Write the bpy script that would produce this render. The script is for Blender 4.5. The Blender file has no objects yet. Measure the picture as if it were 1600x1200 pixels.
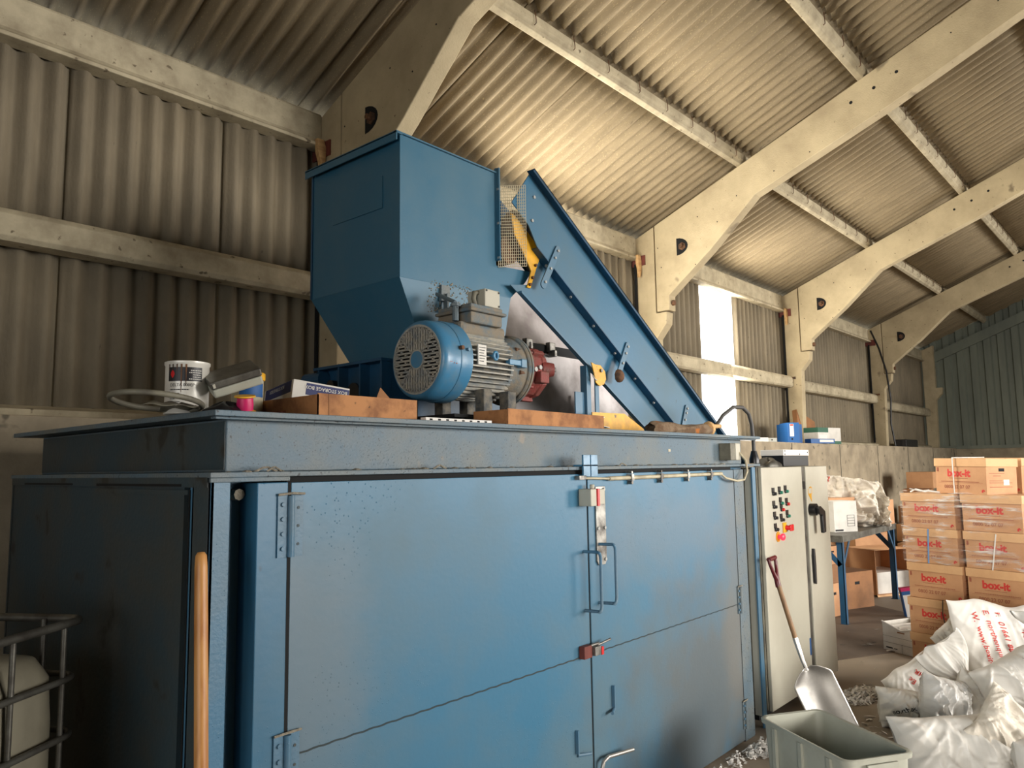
import bpy, math, random
from mathutils import Vector, Matrix, noise
R = math.radians
PI = math.pi
S = bpy.context.scene
COL = S.collection

# ------------------------------------------------------------------ camera
cam_data = bpy.data.cameras.new('camera')
cam_data.sensor_width = 36.0
cam_data.lens = 1184.16 / 1600 * 36.0
cam_data.clip_start = 0.05
cam_data.clip_end = 200
cam = bpy.data.objects.new('camera', cam_data)
COL.objects.link(cam)
_r = Vector((0.65539055, -0.75514384, -0.01486634))
_u = Vector((-0.07251567, -0.08250411, 0.99394897))
_f = Vector((0.75180098, 0.65034672, 0.10883218))
cam.matrix_world = Matrix(((_r.x, _u.x, -_f.x, 0), (_r.y, _u.y, -_f.y, 0), (_r.z, _u.z, -_f.z, 1.7), (0, 0, 0, 1)))
S.camera = cam

# ------------------------------------------------------------------ colour management, world, lights
S.view_settings.view_transform = 'Standard'
S.view_settings.look = 'None'
S.view_settings.gamma = 1.0
S.view_settings.exposure = 0.0
S.view_settings.use_curve_mapping = False
S.cycles.max_bounces = 8
S.cycles.diffuse_bounces = 5
S.cycles.glossy_bounces = 4
S.cycles.transparent_max_bounces = 12
S.cycles.caustics_reflective = False
S.cycles.caustics_refractive = False
S.cycles.sample_clamp_indirect = 6.0

world = bpy.data.worlds.new('daylight')
S.world = world
world.use_nodes = True
wn = world.node_tree
bg = wn.nodes['Background']
bg.inputs[0].default_value = (0.85, 0.93, 1.0, 1)
bg.inputs[1].default_value = 1.6

TH = -0.0153531          # the building stands turned by this angle to the machine
def barn(x, y, z):
    c, s = math.cos(TH), math.sin(TH)
    return Vector((c * x - s * y, s * x + c * y, z))

def area_light(name, loc, target, sx, sy, power, col, spread=180):
    l = bpy.data.lights.new(name, 'AREA')
    l.shape = 'RECTANGLE'
    l.size, l.size_y = sx, sy
    l.energy = power
    l.color = col
    l.spread = R(spread)
    o = bpy.data.objects.new(name, l)
    COL.objects.link(o)
    o.location = loc
    o.rotation_euler = (Vector(target) - Vector(loc)).to_track_quat('-Z', 'Y').to_euler()
    return o
# daylight through the two open roller doors in the right-hand wall; both near-gable lamps are added fill
area_light('door_daylight', barn(6.2, -6.9, 2.6), barn(4.6, 3.0, 1.1), 5.0, 3.0, 250, (1.0, 0.95, 0.88), 85)
area_light('second_door_daylight', barn(15.0, -6.9, 2.6), barn(11.5, 3.0, 0.9), 4.0, 3.0, 560, (1.0, 0.95, 0.88), 105)
area_light('near_gable_fill', barn(-5.9, 0.0, 2.0), barn(2.0, 3.5, 2.0), 3.0, 3.0, 34, (1.0, 0.95, 0.88), 140)  # added fill that lifts the left-facing sides
area_light('box_stack_fill', barn(-5.9, -4.0, 2.0), barn(8.0, 0.6, 1.0), 2.8, 3.0, 72, (1.0, 0.95, 0.88), 46)  # added narrow-spread fill aimed at the box stack
# daylight that comes through the clear sheets in the left-hand wall
area_light('clear_sheet_daylight', barn(5.68, 4.93, 3.3), barn(6.4, 3.0, 3.6), 2.0, 1.7, 290, (1.0, 0.93, 0.80), 180)
area_light('clear_sheet_daylight', barn(10.31, 4.93, 3.3), barn(10.9, 3.0, 3.5), 0.95, 1.7, 150, (1.0, 0.93, 0.80), 180)

# ------------------------------------------------------------------ mesh helpers
class MB:
    """collects shapes, build() links them as one mesh object"""
    def __init__(s):
        s.v = []; s.f = []; s.m = []; s.mi = 0; s.M = None
    def add(s, vs, fs):
        n = len(s.v)
        if s.M is not None:
            vs = [s.M @ Vector(p) for p in vs]
        s.v += [tuple(p) for p in vs]
        s.f += [tuple(i + n for i in f) for f in fs]
        s.m += [s.mi] * len(fs)
        return s
    def box(s, x0, x1, y0, y1, z0, z1, M=None):
        vs = [Vector((x, y, z)) for z in (z0, z1) for x, y in ((x0, y0), (x1, y0), (x1, y1), (x0, y1))]
        if M is not None: vs = [M @ p for p in vs]
        return s.add(vs, [(3, 2, 1, 0), (4, 5, 6, 7), (0, 1, 5, 4), (1, 2, 6, 5), (2, 3, 7, 6), (3, 0, 4, 7)])
    def prism(s, poly, ax, a, b):
        """poly in the two remaining axes (x: yz, y: xz, z: xy), extruded from a to b"""
        def P(p, t):
            return {'x': (t, p[0], p[1]), 'y': (p[0], t, p[1]), 'z': (p[0], p[1], t)}[ax]
        n = len(poly)
        vs = [P(p, a) for p in poly] + [P(p, b) for p in poly]
        fs = [tuple(range(n)), tuple(range(2 * n - 1, n - 1, -1))]
        fs += [(i, i + n, (i + 1) % n + n, (i + 1) % n) for i in range(n)]
        return s.add(vs, fs)
    def cyl(s, p0, p1, r0, r1=None, n=16, caps=True):
        r1 = r0 if r1 is None else r1
        p0, p1 = Vector(p0), Vector(p1)
        q = (p1 - p0).to_track_quat('Z', 'X')
        a, b = q @ Vector((1, 0, 0)), q @ Vector((0, 1, 0))
        vs = []
        for p, r in ((p0, r0), (p1, r1)):
            vs += [p + a * (math.cos(2 * PI * i / n) * r) + b * (math.sin(2 * PI * i / n) * r) for i in range(n)]
        fs = [(i, (i + 1) % n, (i + 1) % n + n, i + n) for i in range(n)]
        if caps: fs += [tuple(range(n - 1, -1, -1)), tuple(range(n, 2 * n))]
        return s.add(vs, fs)
    def lathe(s, prof, p0, d=(0, 0, 1), n=24, caps=True):
        """prof: list of (radius, distance along d)"""
        p0, d = Vector(p0), Vector(d).normalized()
        q = d.to_track_quat('Z', 'X')
        a, b = q @ Vector((1, 0, 0)), q @ Vector((0, 1, 0))
        vs = []
        for r, h in prof:
            vs += [p0 + d * h + a * (math.cos(2 * PI * i / n) * r) + b * (math.sin(2 * PI * i / n) * r) for i in range(n)]
        fs = []
        for k in range(len(prof) - 1):
            fs += [(k * n + i, k * n + (i + 1) % n, (k + 1) * n + (i + 1) % n, (k + 1) * n + i) for i in range(n)]
        if caps:
            fs += [tuple(range(n - 1, -1, -1)), tuple(range((len(prof) - 1) * n, len(prof) * n))]
        return s.add(vs, fs)
    def tube(s, pts, r, n=10, closed=False):
        pts = [Vector(p) for p in pts]
        m = len(pts); vs = []
        nrm = None
        for i, p in enumerate(pts):
            if closed: t = pts[(i + 1) % m] - pts[i - 1]
            else: t = pts[min(i + 1, m - 1)] - pts[max(i - 1, 0)]
            t.normalize()
            if nrm is None:
                nrm = t.cross(Vector((0.13, 0.21, 0.97)))
                if nrm.length < .05: nrm = t.cross(Vector((1, 0, 0)))
            nrm = nrm - t * nrm.dot(t); nrm.normalize()
            b = t.cross(nrm)
            rr = r[i] if isinstance(r, (list, tuple)) else r
            vs += [p + nrm * (math.cos(2 * PI * k / n) * rr) + b * (math.sin(2 * PI * k / n) * rr) for k in range(n)]
        fs = []
        for i in range(m if closed else m - 1):
            j = (i + 1) % m
            fs += [(i * n + k, i * n + (k + 1) % n, j * n + (k + 1) % n, j * n + k) for k in range(n)]
        if not closed: fs += [tuple(range(n - 1, -1, -1)), tuple(range((m - 1) * n, m * n))]
        return s.add(vs, fs)
    def grid(s, fn, nu, nv, closeu=False):
        vs = [fn(i / nu, j / nv) for j in range(nv + 1) for i in range(nu + (0 if closeu else 1))]
        w = nu if closeu else nu + 1
        fs = []
        for j in range(nv):
            for i in range(nu):
                a, b = j * w + i, j * w + (i + 1) % w
                fs.append((a, b, b + w, a + w))
        return s.add(vs, fs)
    def build(s, name, mats, parent=None, smooth=None, bevel=None, world=False, solid=None):
        me = bpy.data.meshes.new(name)
        vs = s.v
        if world and parent is not None:
            inv = root_matrix(parent).inverted()
            vs = [inv @ Vector(p) for p in vs]
        me.from_pydata([tuple(p) for p in vs], [], s.f)
        if not isinstance(mats, (list, tuple)): mats = [mats]
        for m in mats: me.materials.append(m)
        me.polygons.foreach_set('material_index', s.m)
        if smooth is not None:
            me.polygons.foreach_set('use_smooth', [True] * len(me.polygons))
            me.set_sharp_from_angle(angle=R(smooth))
        me.update()
        o = bpy.data.objects.new(name, me)
        COL.objects.link(o)
        if parent is not None: o.parent = parent
        if solid:
            md = o.modifiers.new('thickness', 'SOLIDIFY'); md.thickness = solid; md.offset = 0
        if bevel:
            md = o.modifiers.new('bevel', 'BEVEL'); md.width = bevel; md.segments = 2
            md.limit_method = 'ANGLE'; md.angle_limit = R(40)
        return o

def root_matrix(o):
    while o.parent is not None: o = o.parent
    return Matrix.Translation(o.location) @ o.rotation_euler.to_matrix().to_4x4()

def thing(name, label, cat, loc=(0, 0, 0), rot=(0, 0, 0), group=None):
    o = bpy.data.objects.new(name, None)
    COL.objects.link(o)
    o.empty_display_size = 0.1
    o.location = loc; o.rotation_euler = rot
    return tag(o, label, cat, group)
def tag(o, label, cat, group=None):
    o['label'] = label; o['category'] = cat
    if group: o['group'] = group
    return o
def struct(o, label=None):
    o['kind'] = 'structure'
    if label: o['label'] = label
    return o
def dup(root, loc=None, rot=None, label=None, group=None):
    r = root.copy(); COL.objects.link(r)
    if loc is not None: r.location = loc
    if rot is not None: r.rotation_euler = rot
    if label: r['label'] = label
    if group: r['group'] = group
    for ch in list(root.children):
        c = ch.copy(); COL.objects.link(c); c.parent = r
        for g in list(ch.children):
            d = g.copy(); COL.objects.link(d); d.parent = c
    return r

_text_cache = {}
def text_part(name, body, size, mat, parent, M, bold=0.0, align='LEFT', world=False, squash=1.0):
    """flat printed lettering; M carries the text's xy plane onto the surface"""
    key = (body, size, bold, align, squash)
    if key not in _text_cache:
        cu = bpy.data.curves.new('lettering', 'FONT')
        cu.body = body; cu.size = size; cu.offset = bold; cu.align_x = align; cu.fill_mode = 'FRONT'
        cu.resolution_u = 3
        t = bpy.data.objects.new('lettering', cu); COL.objects.link(t)
        bpy.context.view_layer.update()
        me = bpy.data.meshes.new_from_object(t.evaluated_get(bpy.context.evaluated_depsgraph_get()))
        vs = [Vector((v.co.x * squash, v.co.y, 0)) for v in me.vertices]; fs = [tuple(p.vertices) for p in me.polygons]
        bpy.data.objects.remove(t); bpy.data.curves.remove(cu)
        _text_cache[key] = (vs, fs)
    vs, fs = _text_cache[key]
    b = MB(); b.add([M @ v for v in vs], fs)
    return b.build(name, mat, parent, world=world)
def frame_M(o, x, y):
    """matrix whose local x, y run along the given directions, origin o"""
    x = Vector(x).normalized(); y = Vector(y); y = (y - x * y.dot(x)).normalized(); z = x.cross(y); o = Vector(o)
    return Matrix(((x.x, y.x, z.x, o.x), (x.y, y.y, z.y, o.y), (x.z, y.z, z.z, o.z), (0, 0, 0, 1)))

# ------------------------------------------------------------------ materials
def srgb(r, g, b):
    def c(v):
        v /= 255.0
        return v / 12.92 if v <= 0.04045 else ((v + 0.055) / 1.055) ** 2.4
    return (c(r), c(g), c(b), 1)

def mat(name, col, rough=0.6, metal=0.0, col2=None, scale=3.0, lo=0.4, hi=0.65, spots=None, bump=0.0, bscale=60.0,
        stretch=(1, 1, 1), blob=None, alpha=None, trans=0.0, rough2=None, emit=None, spec=None, detail=5, patch=None):
    """painted / dirty surface: col and col2 mixed by noise, spots = (colour, scale, threshold), blob = raised blisters (scale, strength)"""
    m = bpy.data.materials.new(name); m.use_nodes = True
    nt = m.node_tree; N = nt.nodes; L = nt.links
    b = N['Principled BSDF']
    b.inputs['Roughness'].default_value = rough
    b.inputs['Metallic'].default_value = metal
    if spec is not None: b.inputs['Specular IOR Level'].default_value = spec
    if trans: b.inputs['Transmission Weight'].default_value = trans
    if alpha is not None: b.inputs['Alpha'].default_value = alpha
    if emit:
        b.inputs['Emission Color'].default_value = emit[0]; b.inputs['Emission Strength'].default_value = emit[1]
    tc = N.new('ShaderNodeTexCoord'); mp = N.new('ShaderNodeMapping')
    mp.inputs['Scale'].default_value = stretch
    L.new(tc.outputs['Object'], mp.inputs['Vector'])
    vec = mp.outputs['Vector']
    out = None
    if col2 is not None:
        n = N.new('ShaderNodeTexNoise'); n.inputs['Scale'].default_value = scale; n.inputs['Detail'].default_value = detail
        n.inputs['Roughness'].default_value = 0.62
        L.new(vec, n.inputs['Vector'])
        mr = N.new('ShaderNodeMapRange'); mr.inputs['From Min'].default_value = lo; mr.inputs['From Max'].default_value = hi
        L.new(n.outputs['Fac'], mr.inputs['Value'])
        mx = N.new('ShaderNodeMix'); mx.data_type = 'RGBA'
        mx.inputs['A'].default_value = col; mx.inputs['B'].default_value = col2
        L.new(mr.outputs['Result'], mx.inputs['Factor'])
        out = mx.outputs['Result']
        if rough2 is not None:
            m2 = N.new('ShaderNodeMapRange'); m2.inputs['To Min'].default_value = rough; m2.inputs['To Max'].default_value = rough2
            L.new(mr.outputs['Result'], m2.inputs['Value']); L.new(m2.outputs['Result'], b.inputs['Roughness'])
    if spots is not None:
        for sc, ss, st in (spots if isinstance(spots, list) else [spots]):
            n = N.new('ShaderNodeTexNoise'); n.inputs['Scale'].default_value = ss; n.inputs['Detail'].default_value = 3
            L.new(vec, n.inputs['Vector'])
            mr = N.new('ShaderNodeMapRange'); mr.inputs['From Min'].default_value = st; mr.inputs['From Max'].default_value = st + 0.05
            L.new(n.outputs['Fac'], mr.inputs['Value'])
            mx = N.new('ShaderNodeMix'); mx.data_type = 'RGBA'
            if out is None: mx.inputs['A'].default_value = col
            else: L.new(out, mx.inputs['A'])
            mx.inputs['B'].default_value = sc
            L.new(mr.outputs['Result'], mx.inputs['Factor'])
            out = mx.outputs['Result']
    for (pc, cen, rad, amt) in (patch or []):
        n = N.new('ShaderNodeTexNoise'); n.inputs['Scale'].default_value = 3.5; n.inputs['Detail'].default_value = 6
        L.new(vec, n.inputs['Vector'])
        vm = N.new('ShaderNodeVectorMath'); vm.operation = 'SUBTRACT'; vm.inputs[1].default_value = cen; L.new(vec, vm.inputs[0])
        vs_ = N.new('ShaderNodeVectorMath'); vs_.operation = 'DIVIDE'; vs_.inputs[1].default_value = rad; L.new(vm.outputs[0], vs_.inputs[0])
        ln = N.new('ShaderNodeVectorMath'); ln.operation = 'LENGTH'; L.new(vs_.outputs[0], ln.inputs[0])
        ad = N.new('ShaderNodeMath'); ad.operation = 'MULTIPLY_ADD'; ad.inputs[1].default_value = 1.6; L.new(n.outputs['Fac'], ad.inputs[0]); L.new(ln.outputs['Value'], ad.inputs[2])
        mr = N.new('ShaderNodeMapRange'); mr.inputs['From Min'].default_value = 1.2; mr.inputs['From Max'].default_value = 1.95
        mr.inputs['To Min'].default_value = amt; mr.inputs['To Max'].default_value = 0
        L.new(ad.outputs[0], mr.inputs['Value'])
        mx = N.new('ShaderNodeMix'); mx.data_type = 'RGBA'
        if out is None: mx.inputs['A'].default_value = col
        else: L.new(out, mx.inputs['A'])
        mx.inputs['B'].default_value = pc
        L.new(mr.outputs['Result'], mx.inputs['Factor']); out = mx.outputs['Result']
    if out is None: b.inputs['Base Color'].default_value = col
    else: L.new(out, b.inputs['Base Color'])
    h = None
    if bump:
        n = N.new('ShaderNodeTexNoise'); n.inputs['Scale'].default_value = bscale; n.inputs['Detail'].default_value = 4
        L.new(vec, n.inputs['Vector'])
        bp = N.new('ShaderNodeBump'); bp.inputs['Strength'].default_value = bump; bp.inputs['Distance'].default_value = 0.01
        L.new(n.outputs['Fac'], bp.inputs['Height'])
        h = bp
    if blob:
        v = N.new('ShaderNodeTexVoronoi'); v.inputs['Scale'].default_value = blob[0]
        L.new(vec, v.inputs['Vector'])
        mr = N.new('ShaderNodeMapRange'); mr.inputs['From Min'].default_value = 0.04; mr.inputs['From Max'].default_value = 0.16
        mr.inputs['To Min'].default_value = 1; mr.inputs['To Max'].default_value = 0
        L.new(v.outputs['Distance'], mr.inputs['Value'])
        # blisters only in patches
        n = N.new('ShaderNodeTexNoise'); n.inputs['Scale'].default_value = blob[2] if len(blob) > 2 else 2.5
        L.new(vec, n.inputs['Vector'])
        m3 = N.new('ShaderNodeMapRange'); m3.inputs['From Min'].default_value = 0.5; m3.inputs['From Max'].default_value = 0.62
        L.new(n.outputs['Fac'], m3.inputs['Value'])
        mu = N.new('ShaderNodeMath'); mu.operation = 'MULTIPLY'
        L.new(mr.outputs['Result'], mu.inputs[0]); L.new(m3.outputs['Result'], mu.inputs[1])
        bp = N.new('ShaderNodeBump'); bp.inputs['Strength'].default_value = blob[1]; bp.inputs['Distance'].default_value = 0.006
        L.new(mu.outputs[0], bp.inputs['Height'])
        if h is not None: L.new(h.outputs['Normal'], bp.inputs['Normal'])
        h = bp
    if h is not None: L.new(h.outputs['Normal'], b.inputs['Normal'])
    return m

C = srgb
m_blue = mat('blue_paint', C(66, 110, 138), 0.42, col2=C(94, 112, 122), scale=1.6, lo=0.42, hi=0.72, bump=0.12, bscale=90, blob=(70, 0.4), rough2=0.55)
m_blue_door = mat('door_paint', C(48, 100, 130), 0.42, col2=C(74, 102, 116), scale=0.9, lo=0.44, hi=0.68, bump=0.06, bscale=40,
                  blob=(65, 0.5, 1.3), rough2=0.55, spots=(C(48, 70, 84), 9, 0.76))
m_leaf = mat('door_leaf_paint', C(50, 106, 136), 0.42, col2=C(76, 104, 118), scale=0.9, lo=0.44, hi=0.68, bump=0.06, bscale=40,
             blob=(65, 0.5, 1.3), rough2=0.55, spots=(C(48, 70, 84), 9, 0.76),
             patch=[(C(88, 90, 88), (3.05, 0, 0.35), (1.0, 9, 0.75), 0.8), (C(96, 112, 122), (0.30, 0, 1.05), (0.30, 9, 0.65), 0.75), (C(104, 102, 96), (3.45, 0, 0.9), (0.22, 9, 1.4), 0.6),
                    (C(96, 112, 124), (2.7, 0, 1.35), (0.9, 9, 0.28), 0.5)])
m_blue_dirty = mat('dusty_blue_paint', C(80, 102, 116), 0.5, col2=C(106, 108, 102), scale=3.5, lo=0.38, hi=0.72, bump=0.25, bscale=120,
                   spots=[(C(44, 50, 54), 70, 0.645), (C(124, 118, 108), 7, 0.70)], blob=(90, 0.6, 3))
m_blue_side = mat('shaded_grimy_blue', C(46, 64, 72), 0.6, col2=C(60, 64, 62), scale=2.5, lo=0.4, hi=0.6, bump=0.15, bscale=60, spots=(C(40, 40, 36), 5, 0.64))  # darker copy of the blue: side-face shade put into the colour, plus grime
m_blue_dark = mat('deep_blue_paint', C(24, 74, 108), 0.45, col2=C(30, 62, 84), scale=3, bump=0.1)
m_hopper = mat('hopper_blue_paint', C(46, 98, 124), 0.42, col2=C(70, 106, 124), scale=1.8, lo=0.4, hi=0.7, bump=0.05, bscale=50, blob=(90, 0.5, 2.2), rough2=0.5,
               spots=(C(84, 88, 84), 3.2, 0.70))
m_motor_blue = mat('motor_blue_enamel', C(64, 122, 158), 0.3, col2=C(96, 122, 136), scale=6, lo=0.45, hi=0.7, bump=0.05, rough2=0.5)
m_motor_dust = mat('dust_on_motor', C(126, 116, 100), 0.8, col2=C(92, 108, 116), scale=14, lo=0.42, hi=0.62, bump=0.3, bscale=100)
m_fin = mat('finned_casting', C(70, 72, 72), 0.75, col2=C(120, 112, 98), scale=18, bump=0.2)
m_grille = mat('grille_grey', C(176, 170, 156), 0.6, col2=C(130, 136, 138), scale=20)
m_dark = mat('dark_interior', C(18, 20, 22), 0.8)
m_black = mat('black_plastic', C(22, 22, 24), 0.35)
m_steel = mat('worn_steel', C(150, 148, 142), 0.38, 0.85, col2=C(96, 92, 88), scale=12, rough2=0.6)
m_galv = mat('galvanised_sheet', C(196, 190, 190), 0.4, 0.15, col2=C(132, 122, 120), scale=2.2, lo=0.42, hi=0.7, rough2=0.6)
m_bolt = mat('zinc_bolt', C(160, 160, 156), 0.55, 0.3)
m_red_cast = mat('red_oxide_casting', C(126, 50, 44), 0.62, col2=C(104, 62, 54), scale=16, bump=0.35, bscale=120)
m_yellow = mat('safety_yellow_paint', C(228, 168, 20), 0.45, col2=C(190, 140, 40), scale=9, spots=(C(110, 84, 50), 12, 0.66))
m_mesh = mat('welded_mesh_wire', C(214, 200, 168), 0.5, 0.1)
m_dustgrey = mat('settled_dust', C(150, 142, 126), 0.95, col2=C(122, 116, 104), scale=30, bump=0.6, bscale=140)
m_conc = mat('cast_concrete', C(196, 180, 146), 0.85, col2=C(168, 152, 122), scale=2.2, lo=0.35, hi=0.7, bump=0.25, bscale=70,
             spots=[(C(110, 96, 74), 28, 0.70), (C(136, 122, 98), 2.6, 0.66)])
m_conc_dark = mat('grey_concrete', C(168, 154, 130), 0.9, col2=C(138, 126, 106), scale=2.5, bump=0.25, bscale=50, spots=(C(104, 96, 80), 6, 0.66))
m_purlin = mat('purlin_concrete', C(190, 178, 150), 0.85, col2=C(150, 138, 114), scale=5, lo=0.35, hi=0.7, bump=0.2, spots=(C(112, 100, 80), 16, 0.66))
m_sheet = mat('fibre_cement_sheet', C(148, 132, 104), 0.85, col2=C(122, 108, 84), scale=2.5, lo=0.3, hi=0.75, bump=0.3, bscale=60, stretch=(5, .7, 1),
              spots=[(C(176, 158, 120), 60, 0.63), (C(100, 86, 66), 5, 0.72)])
m_sheet_wall = mat('weathered_wall_sheet', C(138, 126, 104), 0.85, col2=C(116, 106, 88), scale=2.2, lo=0.36, hi=0.66, bump=0.25, bscale=60,
                   stretch=(1, 1, 0.5), spots=(C(92, 84, 70), 14, 0.72))
m_clad = mat('green_cladding', C(122, 128, 114), 0.6, 0.0, col2=C(102, 108, 98), scale=2, stretch=(1, 1, 0.2))
m_floor = mat('dusty_floor', C(146, 132, 114), 0.75, col2=C(118, 106, 92), scale=1.1, lo=0.35, hi=0.68, bump=0.12, bscale=30, rough2=0.5,
              spots=[(C(170, 160, 144), 24, 0.73), (C(98, 88, 76), 2.3, 0.66)])
m_clear = mat('clear_sheet', C(230, 230, 225), 0.6, emit=((1.0, 0.985, 0.95, 1), 5.0))
m_card = mat('cardboard', C(196, 148, 106), 0.8, col2=C(178, 130, 92), scale=3, bump=0.08, bscale=30)
m_card_lid = mat('cardboard_lid', C(212, 168, 122), 0.8, col2=C(198, 152, 108), scale=3)
m_card_dark = mat('brown_cardboard', C(150, 104, 66), 0.85, col2=C(126, 88, 58), scale=4)
m_card_oily = mat('oily_cardboard', C(176, 122, 76), 0.8, col2=C(134, 88, 54), scale=8, lo=0.45, hi=0.62, spots=(C(84, 58, 40), 30, 0.70))
m_red_ink = mat('red_ink', C(196, 52, 44), 0.7)
m_brown_ink = mat('faded_red_ink', C(150, 84, 60), 0.8)
m_dark_ink = mat('dark_ink', C(34, 32, 32), 0.7)
m_white = mat('white_card', C(214, 210, 202), 0.7, col2=C(196, 192, 184), scale=4)
m_paper = mat('white_paper', C(222, 218, 212), 0.8)
m_sack = mat('white_polythene_sack', C(226, 223, 216), 0.42, col2=C(212, 208, 200), scale=3, bump=0.25, bscale=9, spec=0.4, stretch=(1, 1, 1))
m_sack_shiny = mat('shiny_sack_film', C(216, 214, 210), 0.22, col2=C(200, 198, 194), scale=4, bump=0.6, bscale=16, spec=0.7, stretch=(.5, .5, 2.5))
m_sack_woven = mat('woven_sacking', C(226, 218, 204), 0.75, col2=C(198, 188, 172), scale=7, bump=0.4, bscale=50)
m_cream = mat('cream_enamel', C(184, 180, 164), 0.5, col2=C(168, 162, 146), scale=1.8, lo=0.4, hi=0.75, spots=(C(120, 112, 96), 26, 0.76))
m_cream_dark = mat('cabinet_edge', C(120, 116, 100), 0.6, col2=C(84, 80, 70), scale=8)
m_wood = mat('ash_handle', C(196, 140, 78), 0.42, col2=C(168, 108, 54), scale=3.2, lo=0.4, hi=0.6, stretch=(9, 9, 0.9), detail=2)
m_wood_dark = mat('worn_wooden_shaft', C(142, 106, 66), 0.55, col2=C(110, 80, 50), scale=3, stretch=(8, 8, 1))
m_pallet = mat('pallet_timber', C(206, 168, 116), 0.8, col2=C(180, 140, 92), scale=6, stretch=(1, 6, 6))
m_maroon = mat('maroon_plastic', C(92, 24, 28), 0.35)
m_alu = mat('aluminium', C(198, 194, 188), 0.3, 0.8, col2=C(160, 156, 150), scale=5, rough2=0.5)
m_tub = mat('grey_plastic_tub', C(168, 168, 154), 0.5, col2=C(150, 148, 134), scale=4, lo=0.4, hi=0.7)
m_cage = mat('cage_tube', C(112, 110, 102), 0.45, 0.6, col2=C(78, 74, 68), scale=10)
m_ibc = mat('cloudy_plastic_tank', C(140, 134, 116), 0.5, col2=C(118, 112, 96), scale=3)
m_can = mat('tin_can', C(214, 210, 200), 0.3, 0.1, spots=(C(96, 44, 34), 9, 0.68))
m_label_black = mat('black_label', C(24, 22, 26), 0.45)
m_navy = mat('navy_print', C(30, 40, 92), 0.6)
m_boxblue = mat('blue_board', C(24, 82, 142), 0.6)
m_green = mat('green_print', C(44, 92, 72), 0.6)
m_red = mat('red_plastic', C(200, 30, 34), 0.35)
m_red_lit = mat('lit_red_button', C(230, 40, 50), 0.3, emit=((1.0, 0.03, 0.08, 1), 1.2))
m_magenta = mat('magenta_plastic', C(196, 34, 96), 0.4)
m_greenbtn = mat('green_plastic', C(30, 120, 96), 0.35)
m_rustplate = mat('red_lead_cleat', C(112, 52, 42), 0.75, col2=C(90, 44, 38), scale=10)
m_rust = mat('rusty_steel', C(120, 84, 58), 0.8, 0.3, col2=C(70, 56, 46), scale=20, bump=0.3)
m_hose = mat('grey_conduit', C(70, 68, 66), 0.55)
m_pvc = mat('cream_conduit', C(190, 180, 152), 0.5, col2=C(160, 150, 126), scale=12)
m_bluebag = mat('blue_film', C(20, 150, 220), 0.35)
m_mat = mat('brown_floor_board', C(96, 82, 70), 0.7, col2=C(84, 72, 62), scale=3, bump=0.1)
m_gap = mat('shadow_gap', C(12, 13, 14), 0.9)
# ================================================================== THE BUILDING
def bb(mb, name, mats, **k):
    o = mb.build(name, mats, **k)
    o.rotation_euler.z = TH
    return struct(o)
BX0, BX1, BY0, BY1, RIDGE = -6.0, 21.8, -7.02, 5.07, -1.0
EAVE = 4.53
def rafter_top(y):
    return EAVE + 0.4 * (5.02 - y) if y > RIDGE else EAVE + 0.4 * (5.02 - RIDGE) - 0.4 * (RIDGE - y)
def sheet_z(y): return rafter_top(y) + 0.11

b = MB(); b.box(BX0, BX1, BY0, BY1 + 0.3, -0.3, 0)
floor = bb(b, 'floor', m_floor)
# left-hand wall: concrete sill wall, then corrugated sheets one by one
b = MB(); b.box(BX0, BX1, 4.42, 5.02, 0, 2.0)
o = bb(b, 'wall_left_sill', m_conc_dark, bevel=0.01)
b = MB()
for k in range(-3, 12):
    x = 0.9 + k * 2.05
    b.box(x, x + 0.012, 4.416, 4.42, 0.02, 1.99)
b.mi = 0
o = bb(b, 'wall_left_sill_joint', m_gap)
PITCH = 0.1467
CLEAR = (4, 9)                         # the sheets that are clear: x 4.66..5.69 and 9.80..10.83
def corr(b, x0, x1, z0, z1, yc, amp, tilt=0.0, n=8):
    nu = int(round((x1 - x0) / PITCH * n))
    def fn(u, v):
        x = x0 + (x1 - x0) * u
        return Vector((x, yc + amp * math.cos((x - x0) / PITCH * 2 * PI) + tilt * u, z0 + (z1 - z0) * v))
    b.grid(fn, nu, 2)
b = MB()
k = 0
x = 9.80 - 1.03 * 15
while x < BX1 - 0.05:
    x1 = min(x + 1.03, BX1)
    kk = round((x - 9.80) / 1.03)
    if kk not in (0, -5, -4):
        zb = 2.0 if x < 12.5 else 2.045; ov = .10 if x > 11 else .02
        corr(b, x + 0.006, x1 + ov, zb, 3.2, 5.11, 0.030, 0.02)
        corr(b, x + 0.006, x1 + ov, 3.1, 4.56 if x < 12.5 else 4.30, 5.09, 0.030, 0.02)
    x += 1.03
o = bb(b, 'wall_left', m_sheet_wall, smooth=60, solid=0.007)
for n, x in enumerate((9.80, 4.65, 5.68)):
    b = MB(); corr(b, x + 0.01, x + 1.04, 2.0, 4.5, 5.10, 0.022)
    o = bb(b, 'window_%d' % (n + 1), m_clear, smooth=60)
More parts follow.
